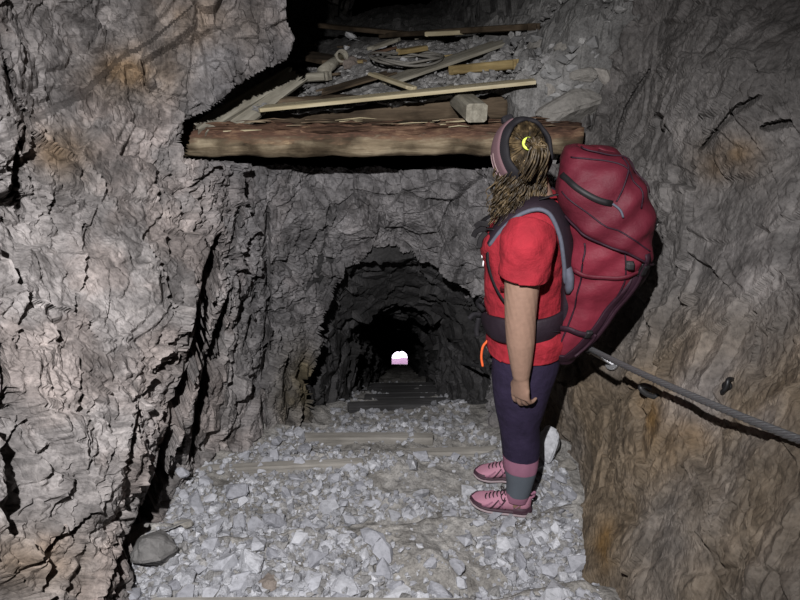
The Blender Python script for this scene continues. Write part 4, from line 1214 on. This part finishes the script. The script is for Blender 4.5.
    # orange-red cord hanging from the hem
    P('drawcord', sweep(smooth_path([(.118, .085, .83), (.135, .085, .80), (.138, .088, .755), (.130, .090, .715)], 6), circ(.005, 8)), M_ORANGE, o)
    # ---- socks and shoes
    for s in (1, -1):
        l0 = .098 * s
        sk = P('sock', rings(interp_rings([(-.055, l0, .075, .050, .043), (-.057, l0, .105, .050, .046), (-.058, l0, .128, .049, .045)]), 24), M_LEGP)
        # sole outline
        def outline(fr, sc=1.0, k=40):
            pass
        st = np.linspace(0, 1, 17)
        xs = -.118 + .258 * st
        half = np.interp(st, [0, .04, .12, .3, .5, .7, .85, .95, 1.0], [.008, .026, .034, .034, .036, .044, .040, .026, .006])
        skew = np.interp(st, [0, .5, 1], [0, .004 * s, -.012 * s])
        top = np.interp(st, [0, .06, .2, .34, .46, .6, .75, .9, 1.0], [.088, .108, .112, .110, .102, .083, .064, .050, .032])
        toe = np.interp(st, [0, .75, 1], [0, 0, .014])
        def shell(grow, z0, z1f, k=20):
            V = []
            for x, h, sk_, tp, te in zip(xs, half, skew, top, toe):
                a = np.linspace(0, 2 * math.pi, k, endpoint=False)
                zz0 = z0 + te; zz1 = z1f(tp)
                cy = np.cos(a); sy = np.sin(a)
                yy = (h + grow) * np.sign(cy) * np.abs(cy) ** .75 * np.where(sy > 0, 1 - .30 * sy * sstep(.05, .09, tp), 1.0)
                zzz = (zz0 + zz1) / 2 + (zz1 - zz0) / 2 * np.sign(sy) * np.abs(sy) ** .7
                V.append(np.stack([np.full(k, x + (grow * 2 * (x - .01) / .13)), l0 + sk_ + yy, zzz], 1))
            F = []
            for i in range(len(xs) - 1):
                for j in range(k): F.append((i * k + j, (i + 1) * k + j, (i + 1) * k + (j + 1) % k, i * k + (j + 1) % k))
            F.append(tuple(range(k))); F.append(tuple((len(xs) - 1) * k + j for j in range(k - 1, -1, -1)))
            return np.concatenate(V), F
        sh = P('shoe', shell(0, .022, lambda t: t), M_SHOE)
        P('sole', shell(.004, .0, lambda t: .022 + 0 * t), M_SOLE, sh)
        tag(P('rubber_rand', shell(.0035, .014, lambda t: .034 + .0 * t), M_SHOED, sh), 'dark plum rubber edge round the shoe')
        # toe cap and heel cup in dark rubber
        def arc(x0, x1, zlo, zhi, name):
            n = 14; xx = np.linspace(x0, x1, n); pts = []
            for sd in (1, -1):
                for x in (xx if sd == 1 else xx[::-1]):
                    h = np.interp((x + .118) / .258, st, half) ; pts.append((x, l0 + np.interp((x + .118) / .258, st, skew) + sd * (h + .0015), 0))
            lo = np.array(pts); hi = lo.copy(); lo[:, 2] = zlo; hi[:, 2] = zhi
            m = len(lo); V = np.r_[lo, hi, lo + [0, 0, 0], hi]; V[2 * m:, 1] = l0 + (V[2 * m:, 1] - l0) * .93
            F = [(i, i + 1, m + i + 1, m + i) for i in range(m - 1)] + [(2 * m + i, 3 * m + i, 3 * m + i + 1, 2 * m + i + 1) for i in range(m - 1)] + [(m + i, m + i + 1, 3 * m + i + 1, 3 * m + i) for i in range(m - 1)]
            tag(P(name, (V, F), M_SHOED, sh), 'dark plum rubber ' + name.replace('_', ' '))
        arc(.092, .142, .018, .046, 'toe_cap'); arc(-.045, -.1205, .018, .052, 'heel_cup')
        for sd in (1, -1):   # side overlays
            for x0, x1, z0, z1 in ((.085, .045, .035, .066), (.055, .02, .032, .078), (.025, -.01, .032, .085), (-.01, .02, .032, .075), (-.05, -.085, .045, .09)):
                q = []
                for t in np.linspace(0, 1, 6):
                    x = x0 + (x1 - x0) * t; zc = z0 + (z1 - z0) * t; sf = (x + .118) / .258
                    h = np.interp(sf, st, half); tp = np.interp(sf, st, top)
                    syy = np.clip((zc - (.022 + tp) / 2) / ((tp - .022) / 2), -1, 1); cyy = (1 - abs(syy) ** (2 / .7)) ** .5
                    yy = h * max(cyy, 0) ** .75 * (1 - .30 * max(syy, 0) * float(sstep(.05, .09, np.array(tp))))
                    q.append((x, l0 + np.interp(sf, st, skew) + sd * (yy + .001), zc))
                P('overlay', sweep(np.array(q), circ(.0032, 6)), M_SHOED if x0 > 0 and x0 < .06 else M_LEGP, sh)
        tg = np.linspace(.075, -.005, 6)
        for i, x in enumerate(tg):
            tp = np.interp((x + .118) / .258, st, top) + .002; w = .020
            P('lace', sweep(smooth_path([(x - .008, l0 - w, tp - .010), (x, l0 - .01, tp + .002), (x + .004, l0 + .01, tp + .002), (x - .004, l0 + w, tp - .010)], 4), circ(.0028, 6)), M_LACE, sh)
        P('lace_bow', sweep(smooth_path([(.0, l0, .098), (.012, l0 + .03, .100), (.0, l0 + .042, .088), (-.006, l0 + .018, .094), (.0, l0, .098), (.016, l0 - .03, .098), (.004, l0 - .04, .088), (.0, l0, .098)], 5), circ(.0025, 6)), M_LACE, sh)
        P('pull_tab', sweep(smooth_path([(-.112, l0, .085), (-.128, l0, .105), (-.128, l0, .125), (-.115, l0, .108)], 4), circ(.005, 8)), M_LEGP, sh)
    # ---- hair: cap, ponytail, loose waves
    nu, nv = 60, 40
    u = np.arange(nu) / nu * 2 * math.pi; v = np.linspace(-1.1, math.pi / 2, nv)
    U, W = np.meshgrid(u, v, indexing='ij')
    x, y, z = np.cos(W) * np.cos(U), np.cos(W) * np.sin(U), np.sin(W)
    st = .003 * np.sin(U * 46 + 3 * z) + .002 * np.sin(U * 90)
    cap = np.stack([(.099 + st) * x - .002, (.080 + st) * y, (.118 + st) * z], -1).reshape(-1, 3)
    capm = grid_faces(nu, nv, True)
    kf = cap[capm].mean(1)
    sel = ~((kf[:, 0] > .045) & (kf[:, 2] < .070)) & ~((kf[:, 0] > -.0) & (kf[:, 2] < -.03))
    Vc, Fc = drop_unused(cap, capm[sel])
    hair = P('hair', (Vc @ HEADM.T + HC, [tuple(f) for f in Fc]), M_HAIR)
    rg = np.random.default_rng(5)
    tie = np.array([-.108, .030, .045])
    def H(p): return np.asarray(p, float) @ HEADM.T + HC
    mb = MB()
    for i in range(110):      # strands pulled to the tie
        t = rg.uniform(0, 2 * math.pi); el = rg.uniform(.1, 1.0)
        a = np.array([-.04 + .05 * math.cos(t) * el, .083 * math.sin(t), .05 + .075 * math.cos(t)])
        a = a / np.linalg.norm(a / [.103, .084, .122]) 
        m = (a + tie) / 2; m = m / np.linalg.norm(m / [.106, .088, .126])
        mb.add(*sweep(smooth_path([H(a), H(m), H(tie)], 5), circ(.0030, 5), scales=list(np.linspace(1, .6, 11))))
    P('swept_back_hair', (np.concatenate(mb.v), mb.f), M_HAIR, hair)
    mb = MB()
    for i in range(70):       # the ponytail falling over the headband
        o = rg.normal(size=3) * .011; o2 = rg.normal(size=3) * [.011, .012, .010]
        q = [tie + o * .3, tie + [-.022, -.012, .006] + o, tie + [-.036, -.020, -.022] + o2, tie + [-.036, -.014, -.060] + o2 * 1.2, tie + [-.022, .004, -.105] + o2 * 1.3]
        mb.add(*sweep(smooth_path([H(a) for a in q], 5), circ(.0034, 5), scales=list(np.r_[np.linspace(.8, 1.1, 12), np.linspace(1.1, .4, 9)])))
    P('ponytail', (np.concatenate(mb.v), mb.f), M_HAIR, hair)
    mb = MB()
    for i in range(170):       # curly loose hair over the near shoulder
        a = rg.uniform(0, 1); ph = rg.uniform(0, 6.28); L = rg.uniform(.13, .22)
        s0 = np.array([-.085 + .085 * a, .035 + .035 * a + rg.normal() * .01, -.045 + rg.normal() * .018])
        b0 = H(s0); q = []
        out = np.array([.012 + .035 * (a - .3), .055, 0]) * rg.uniform(.3, 1.1)
        for t in np.linspace(0, 1, 11):
            q.append(b0 + out * t + np.array([.010 * math.sin(ph + 11 * t), .011 * math.cos(ph + 11 * t), -L * t * (1 - .15 * t)]))
        q = np.array(q)
        q[:, 1] = np.maximum(q[:, 1], .045)
        mb.add(*sweep(smooth_path(q, 3), circ(.0030, 5), scales=list(np.linspace(1.0, .45, 31))))
    for i in range(80):
        a = rg.uniform(0, 1); ph = rg.uniform(0, 6.28); L = rg.uniform(.07, .12)
        b0 = H([-.080 + rg.normal() * .006, -.05 + .10 * a, -.055 + rg.normal() * .012]); q = []
        for t in np.linspace(0, 1, 9): q.append(b0 + np.array([-.012, .006, 0]) * t + np.array([.005 * math.sin(ph + 9 * t), .006 * math.cos(ph + 9 * t), -L * t]))
        mb.add(*sweep(smooth_path(q, 3), circ(.0034, 5), scales=list(np.linspace(1.0, .5, 25))))
    P('loose_waves', (np.concatenate(mb.v), mb.f), M_HAIR, hair)
    t = np.arange(20) / 20 * 2 * math.pi
    q = np.array([H(tie + np.array([-.006, .0, .003]) + .016 * (np.cos(k) * np.array([.2, 1, 0]) + np.sin(k) * np.array([.35, 0, 1]))) for k in t])
    tag(P('hair_tie', sweep(q, circ(.0055, 8), closed=True), M_NEON, hair), 'yellow green hair tie')
    # ---- wide headband worn from the nape over the front hairline, with head torch
    ax_w = nrm(-HD * .90 + np.array([0, 0, .34])); ax = BODY.T @ ax_w
    e1 = nrm(np.cross(ax, hs)); 
    if e1[2] < 0: e1 = -e1
    e2 = hs
    c0 = HC + ax * .000 + np.array([0, 0, .006])
    n = 72; t = np.arange(n) / n * 2 * math.pi
    def brs(h): return math.sqrt(max(.05, 1 - (h / .128) ** 2)) if h > 0 else 1 - .10 * (h < -.02) * (-h - .02) / .026
    W = [(-.046, .004), (-.03, .010), (.0, .013), (.026, .013), (.05, .013), (.066, .011), (.070, .005), (.064, -.004), (.04, -.002), (.0, -.002), (-.03, .000)]
    V = []
    for k in t:
        rad = np.cos(k) * e1 * .112 + np.sin(k) * e2 * .089
        rn = nrm(rad)
        for q, (h, d) in enumerate(W):
            V.append(c0 + rad * brs(h) + rn * d + ax * (h + .003 * math.sin(9 * k)))
    kk = len(W); V = np.array(V)
    F = [(i * kk + j, ((i + 1) % n) * kk + j, ((i + 1) % n) * kk + (j + 1) % kk, i * kk + (j + 1) % kk) for i in range(n) for j in range(kk)]
    hb = P('headband', (V, F), M_BLACK)
    # mauve front section with pale stripes on its side
    def bandstrip(h0, h1, d, a0, a1, name, mat, par):
        tt = np.linspace(a0, a1, 40); V = []; hh = np.linspace(h0, h1, 7); ring = [(h, d) for h in hh] + [(h, d - .006) for h in hh[::-1]]; q = len(ring)
        for k in tt:
            rad = np.cos(k) * e1 * .112 + np.sin(k) * e2 * .089; rn = nrm(rad)
            for h, dd in ring:
                V.append(c0 + rad * brs(h) + rn * dd + ax * h)
        m = len(tt); F = [(i * q + j, (i + 1) * q + j, (i + 1) * q + (j + 1) % q, i * q + (j + 1) % q) for i in range(m - 1) for j in range(q)] + [tuple(range(q)), tuple(range(m * q - 1, m * q - q - 1, -1))]
        return P(name, (np.array(V), F), mat, par)
    tag(bandstrip(-.044, .040, .0150, .35, 2.2, 'band_panel', M_MAUVE, hb), 'mauve side of the headband')
    tag(bandstrip(-.030, -.022, .0160, 1.5, 2.5, 'stripe', M_STRIPE, hb), 'pale pink stripe'); tag(bandstrip(-.008, .000, .0160, 1.5, 2.5, 'stripe', M_STRIPE, hb), 'pale stripe')
    k = .30; rad = np.cos(k) * e1 * .112 + np.sin(k) * e2 * .089; rn = nrm(rad)
    q = c0 + rad + rn * .016 - ax * .012
    sd = nrm(np.cross(ax, rn))
    P('head_torch', sweep([q - rn * .004, q + rn * .010, q + rn * .018], rect(.042, .030, .007), ups=ax, scales=[1, 1, .8]), M_BLACK, hb, False)
    return root
PERSON = build_hiker()
# ------------------------------------------------------------------ backpack
M_PACK = fabric('burgundy pack fabric', (.088, .010, .019))
M_PACKR = fabric('brighter red pack side', (.14, .014, .026))
M_PACKD = fabric('dark plum pack fabric', (.024, .009, .016))
M_STRAP = fabric('plum harness padding', (.016, .010, .015))
M_EDGE = plain('blue grey edging', (.075, .08, .105), .8)
M_HOLE = plain('zip black', (.008, .007, .008), .6)
PK = np.array([  # z, centre f, half depth, half width
 (.725, -.17, .032, .085), (.745, -.18, .052, .12), (.79, -.198, .070, .14), (.86, -.222, .088, .15), (.94, -.25, .108, .155), (1.02, -.274, .130, .16), (1.12, -.292, .148, .165), (1.20, -.295, .152, .17), (1.29, -.285, .152, .17),
 (1.36, -.262, .150, .165), (1.42, -.24, .140, .155), (1.475, -.218, .116, .135), (1.51, -.20, .080, .10), (1.53, -.19, .030, .05)])
PZ = .035
PK[:, 1] += .020; PK[:, 2] *= .93; PK[:, 0] += PZ
def pk(zz): return [np.interp(zz, PK[:, 0], PK[:, i]) for i in (1, 2, 3)]
def SP_(a, z, off=0.0):
    """point on the pack: a = angle (0 = against the back, 90 deg = her left side, 180 = outer face)"""
    a = np.asarray(a, float); z = np.asarray(z, float)
    z = z + PZ; c, hd, hw = pk(z); n = 2.9
    ca, sa = np.cos(a), np.sin(a)
    x = hd * np.sign(ca) * np.abs(ca) ** (2 / n); y = hw * np.sign(sa) * np.abs(sa) ** (2 / n)
    P = np.stack([c + x, y, z + 0 * x], -1)
    q = P.reshape(-1, 3)
    d = (.013 * fbm(q * 7, 3, 900) + .006 * np.sin(q[:, 2] * 42 + q[:, 0] * 26 + 4 * vnoise(q * 5, 905))).reshape(x.shape)
    nn = np.stack([x / (hd + .02) , y / (hw + .02), 0 * x + .9 * sstep(1.38, 1.53, z)], -1); nn /= np.linalg.norm(nn, axis=-1, keepdims=True) + 1e-9
    return P + nn * (d + off)[..., None]
def patch(a0, a1, z0, z1, off, na=40, nz=40, thick=.012):
    """a padded panel lying on the pack; z0, z1 may be functions of the angle"""
    aa = np.linspace(a0, a1, na)
    A, T = np.meshgrid(aa, np.linspace(0, 1, nz), indexing='ij')
    lo = z0(A) if callable(z0) else z0; hi = z1(A) if callable(z1) else z1
    Z = lo + (hi - lo) * T
    ed = np.minimum(np.minimum(T, 1 - T) * 14, np.minimum((A - a0) / (a1 - a0), (a1 - A) / (a1 - a0)) * 14).clip(0, 1)
    top = SP_(A, Z, off * np.sqrt(ed + .05)); bot = SP_(A, Z, off - thick)
    V = np.r_[top.reshape(-1, 3), bot.reshape(-1, 3)]; m = na * nz
    F = [tuple(f[::-1]) for f in grid_faces(na, nz)] + [tuple(m + f) for f in grid_faces(na, nz)]
    for i in range(na - 1):
        p = i * nz; F.append((p, p + nz, m + p + nz, m + p)); p += nz - 1; F.append((p + nz, p, m + p, m + p + nz))
    for j in range(nz - 1):
        p = j; F.append((p + 1, p, m + p, m + p + 1)); p = (na - 1) * nz + j; F.append((p, p + 1, m + p + 1, m + p))
    return V, F
def onpack(keys, off, n=8):
    k = smooth_path(np.array(keys, float), n); return SP_(np.radians(k[:, 0]), k[:, 1], off)
def strap(keys, w, t=.0035, off=.006, n=8):
    P = onpack(keys, off, n); Q = onpack(keys, off + .02, n)
    return sweep(P, rect(w, t), ups=Q - P)
def build_pack():
    root = empty('backpack', ORG, 'large burgundy red trekking backpack worn on the back of the hiker', 'backpack', rot=(0, 0, math.pi - YAW))
    P = lambda n, VF, m, par=root, s=True: part(n, VF, m, par, s)
    zz = np.r_[np.linspace(.725, .76, 10), np.linspace(.77, 1.40, 80), np.linspace(1.405, 1.53, 30)]
    na = 110; aa = np.arange(na) / na * 2 * math.pi
    A, Z = np.meshgrid(aa, zz, indexing='ij'); V = SP_(A, Z).reshape(-1, 3)
    F = [tuple(f[::-1]) for f in grid_faces(na, len(zz), True)]
    F.append(tuple(i * len(zz) for i in range(na))); F.append(tuple(i * len(zz) + len(zz) - 1 for i in reversed(range(na))))
    b = P('main_bag', (V, [f[::-1] for f in F]), M_PACKR)
    # bottom in dark fabric
    zb = np.linspace(.688, .80, 14)
    tag(P('base_panel', patch(R(20), R(340), lambda a: .730 + 0 * a, lambda a: .765 + .035 * np.sin((a - R(20)) / 1.0) ** 2, .005, 90, 14), M_PACKD), 'dark plum base panel')
    # dark stretch pocket over the outer face, rising on the sides
    tag(P('stretch_pocket', patch(R(118), R(250), lambda a: .76 + 0 * a, lambda a: 1.13 + .04 * np.cos((a - R(180)) * 1.3), .012, 70, 50), M_PACKD), 'dark plum stretch pocket over the outer face')
    tag(P('side_pocket', patch(R(72), R(120), lambda a: .76 + 0 * a, lambda a: .80 + .33 * sstep(R(84), R(118), a), .008, 30, 30), M_PACKD), 'dark plum side pocket')
    # lid: tilted cap overhanging the bag
    def lidlow(a): return 1.235 + .085 * np.cos(a)
    lid = P('lid', patch(R(-178), R(178), lidlow, lambda a: 1.528 + 0 * a, .016, 120, 46, .02), M_PACK)
    # seam welt round the lid and across its side
    ang = np.linspace(-178, 178, 90)
    P('lid_seam', sweep(SP_(np.radians(ang), lidlow(np.radians(ang)) + .006, .016), circ(.004, 6)), M_PACKD, lid)
    q = onpack([(40, 1.40), (70, 1.36), (100, 1.285), (135, 1.225)], .0165); P('lid_seam', sweep(q, circ(.003, 6)), M_PACKD, lid)
    # zip on the near side of the lid
    tag(P('zip', strap([(28, 1.445), (48, 1.435), (72, 1.41), (92, 1.385)], .020, .005, .018), M_HOLE, lid), 'black zip opening of the lid')
    P('zip_pull', sweep(onpack([(92, 1.385), (96, 1.37), (97, 1.35)], .022, 4), circ(.004, 6)), M_EDGE, lid)
    # thin cord criss-crossing the top of the lid
    for k in ([(45, 1.50), (100, 1.50), (130, 1.45), (125, 1.37)], [(140, 1.50), (110, 1.44), (95, 1.39)], [(60, 1.525), (150, 1.50), (160, 1.40)]):
        P('elastic_cord', sweep(onpack(k, .019), circ(.0028, 6)), M_PACKD, lid)
    # small black name tag at the outer edge of the lid
    tg = P('name_tag', patch(R(150), R(168), 1.285, 1.325, .020, 8, 8, .006), M_HOLE, lid)
    for i in range(4): P('print', patch(R(152.5 + 3.6 * i), R(155 + 3.6 * i), 1.300, 1.311, .0212, 4, 4, .002), M_WHITE, tg)
    # straps with buckles
    P('lid_strap', strap([(128, 1.22), (128, 1.10), (126, .95), (122, .82)], .022, .004, .017), M_PACKD)
    bk = P('buckle', patch(R(123), R(134), 1.135, 1.185, .024, 8, 8, .014), M_HOLE)
    P('buckle', patch(R(101), R(110), 1.165, 1.195, .020, 8, 8, .012), M_HOLE)
    P('compression_strap', strap([(40, .90), (70, .915), (95, .90), (118, .885)], .020, .004, .010), M_PACKD)
    P('compression_strap', strap([(50, 1.14), (80, 1.125), (105, 1.14), (125, 1.15)], .014, .003, .008), M_PACK)
    P('buckle', patch(R(92), R(102), .885, .918, .018, 8, 8, .012), M_HOLE)
    P('loop', sweep(onpack([(112, .90), (118, .86), (110, .82), (100, .80)], .014, 6), circ(.006, 6)), M_PACKD)
    P('side_seam', sweep(onpack([(66, .76), (64, .95), (62, 1.15), (60, 1.24)], .002), circ(.0035, 6)), M_PACKD)
    P('side_seam', sweep(onpack([(100, 1.22), (106, 1.10), (112, .98)], .003), circ(.003, 6)), M_PACKD)
    # back panel padding against the hiker
    P('back_panel', rings(interp_rings([(-.152, 0, .80, .012, .12), (-.158, 0, .95, .022, .13), (-.150, 0, 1.1, .022, .13), (-.138, 0, 1.25, .018, .12), (-.112, 0, 1.36, .014, .10)]), 24, 3), M_STRAP)
    # shoulder straps
    for s in (1, -1):
        C = smooth_path([(-.150, .125 * s, 1.12), (-.142, .128 * s, 1.20), (-.118, .128 * s, 1.30), (-.075, .122 * s, 1.375), (-.02, .118 * s, 1.395), (.045, .118 * s, 1.370), (.098, .115 * s, 1.315), (.140, .108 * s, 1.24)], 7)
        ups = np.array([nrm(np.array([p[0] + .01, .55 * p[1], p[2] - 1.20])) for p in C])
        sc = [(1, 1)] * len(C)
        k = np.linspace(0, 1, len(C)); wv = np.interp(k, [0, .06, .2, .5, .8, 1], [.55, .9, 1.05, 1.1, .95, .6])
        sp = P('shoulder_strap', sweep(C, rect(.072, .016, .006), ups=ups, scales=[(w, 1) for w in wv]), M_STRAP)
        # piping along its outer edge
        T = np.gradient(C, axis=0); E = []
        for p, tt, u, w in zip(C, T, ups, wv):
            sd = nrm(np.cross(tt, u)); sd = sd if sd[1] * s > 0 else -sd
            E.append(p + sd * .036 * w)
        tag(P('edging', sweep(np.array(E), circ(.0075, 8)), M_EDGE, sp), 'blue grey edging')
        P('pad_end', rings([(-.152, .135 * s, 1.085, .012, .022), (-.154, .14 * s, 1.11, .016, .030), (-.15, .142 * s, 1.15, .016, .03), (-.142, .14 * s, 1.18, .012, .022)], 18), M_EDGE, sp)
        P('webbing', sweep(smooth_path([(.140, .108 * s, 1.245), (.135, .140 * s, 1.17), (.095, .166 * s, 1.08), (.03, .186 * s, 1.01), (-.06, .186 * s, .955), (-.14, .15 * s, .93)], 6), rect(.018, .003), ups=np.array([1, .6 * s, .1])), M_BLACK, sp)
        P('load_strap', sweep(smooth_path([(-.02, .118 * s, 1.408), (-.09, .115 * s, 1.43), (-.15, .11 * s, 1.435)], 5), rect(.016, .003), ups=(0, 0, 1)), M_BLACK, sp)
    # chest strap with its loose black buckles in front
    P('chest_strap', sweep(smooth_path([(.118, .112, 1.29), (.165, .06, 1.275), (.172, 0, 1.27), (.165, -.06, 1.275), (.118, -.112, 1.29)], 6), rect(.018, .004), ups=(0, 0, 1)), M_BLACK)
    for q in ([(.150, .085, 1.285), (.185, .075, 1.268), (.196, .07, 1.245)], [(.140, .095, 1.30), (.172, .085, 1.30), (.19, .08, 1.285)], [(.150, .09, 1.27), (.168, .09, 1.245), (.172, .09, 1.215)]):
        P('buckle', sweep(smooth_path(q, 4), rect(.020, .012, .003), ups=(0, 1, 0)), M_HOLE, root, False)
    # hip belt
    V = []; n = 80; t = np.linspace(R(-165), R(165), n)
    prof = [(-.048, .004), (-.040, .009), (0, .012), (.040, .009), (.048, .004), (.05, -.004), (-.05, -.004)]
    kp = len(prof)
    for a in t:
        w = .55 + .45 * sstep(R(10), R(60), np.array(abs(a)))
        for h, d in prof:
            c, s = math.cos(a), math.sin(a)
            x = .156 * np.sign(c) * abs(c) ** .87; y = .192 * np.sign(s) * abs(s) ** .87
            nn = nrm([c, s, 0]); V.append(np.array([-.012 + x, y, .935 + h * float(w) - .02 * c]) + nn * d)
    F = [(i * kp + j, (i + 1) * kp + j, (i + 1) * kp + (j + 1) % kp, i * kp + (j + 1) % kp) for i in range(n - 1) for j in range(kp)] + [tuple(range(kp - 1, -1, -1)), tuple((n - 1) * kp + j for j in range(kp))]
    hb = P('hip_belt', (np.array(V), F), M_STRAP)
    P('buckle', sweep([(.160, -.03, .915), (.160, .05, .915)], rect(.014, .05, .004), ups=(0, 0, 1)), M_HOLE, hb, False)
    for q in ([(.150, .06, .925), (.178, .07, .93), (.196, .085, .915)], [(.14, .09, .96), (.165, .09, .99), (.15, .12, 1.02)], [(.16, .05, .91), (.165, .06, .86), (.16, .07, .835)]):
        P('webbing', sweep(smooth_path(q, 4), rect(.018, .004), ups=(0, 1, .2)), M_BLACK, hb)
    return root
build_pack()
# ------------------------------------------------------------------ light, camera
def build_light():
    w = bpy.data.worlds.new('cave dark'); SC.world = w; w.use_nodes = True
    w.node_tree.nodes['Background'].inputs[0].default_value = (.0, .0, .0, 1); w.node_tree.nodes['Background'].inputs[1].default_value = 0
    l = bpy.data.lights.new('head_torch', 'SPOT'); l.energy = 590; l.spot_size = R(98); l.spot_blend = 1.0; l.shadow_soft_size = .018
    l.color = (1.0, .985, 1.0)
    o = bpy.data.objects.new('head_torch', l); COL.objects.link(o)
    o.location = (-.24, -.05, 2.54)
    tgt = Vector(at_y(345, 335, 2.6)) - Vector(o.location)
    o.rotation_euler = tgt.to_track_quat('-Z', 'Y').to_euler()
    # sky outside the far end of the tunnel
    m, nt, b = nodes('daylight'); b.inputs['Base Color'].default_value = (0, 0, 0, 1)
    b.inputs['Emission Color'].default_value = (.93, .82, 1.0, 1); b.inputs['Emission Strength'].default_value = 4
    zc = 1.95 - .592 * TEND
    v, f = [], []
    n, k = 24, 10
    for i in range(k + 1):
        t = i / k * math.pi / 2
        for j in range(n):
            p = j / n * 2 * math.pi
            v.append((3.2 * math.cos(t) * math.cos(p), TEND - .4 + 3.2 * math.sin(t), zc + 3.2 * math.cos(t) * math.sin(p)))
    for i in range(k):
        for j in range(n):
            f.append((i * n + j, i * n + (j + 1) % n, (i + 1) * n + (j + 1) % n, (i + 1) * n + j))
    tag(link('sky', np_mesh('sky', v, f), m), kind='structure')
build_light()
def build_snow():
    zc = 1.95 - .592 * TEND
    x = np.linspace(-.8, .8, 12); y = np.linspace(0, 1, 10)
    X, Y = np.meshgrid(x, y, indexing='ij')
    P = np.stack([X, TEND - .15 + .7 * Y, zc - .62 + .30 * np.sqrt(Y) + .03 * np.sin(7 * X) * Y], -1)
    m = plain('pink lit snow', (.36, .24, .32), .8, var=.05)
    tag(link('ground', np_mesh('ground', P.reshape(-1, 3), grid_faces(12, 10), True), m), kind='structure')
build_snow()
cd = bpy.data.cameras.new('camera'); cam = bpy.data.objects.new('camera', cd); COL.objects.link(cam)
cam.location = CAM; cam.rotation_euler = (math.pi / 2 - PITCH, 0, 0)
cd.sensor_width = 36.0; cd.sensor_fit = 'HORIZONTAL'; cd.lens = 36.0 * FPX / 800.0; cd.clip_start = .02; cd.clip_end = 100
SC.camera = cam
vs = SC.view_settings
vs.view_transform = 'Standard'; vs.look = 'None'; vs.gamma = 1; vs.use_curve_mapping = False; vs.exposure = -0.12
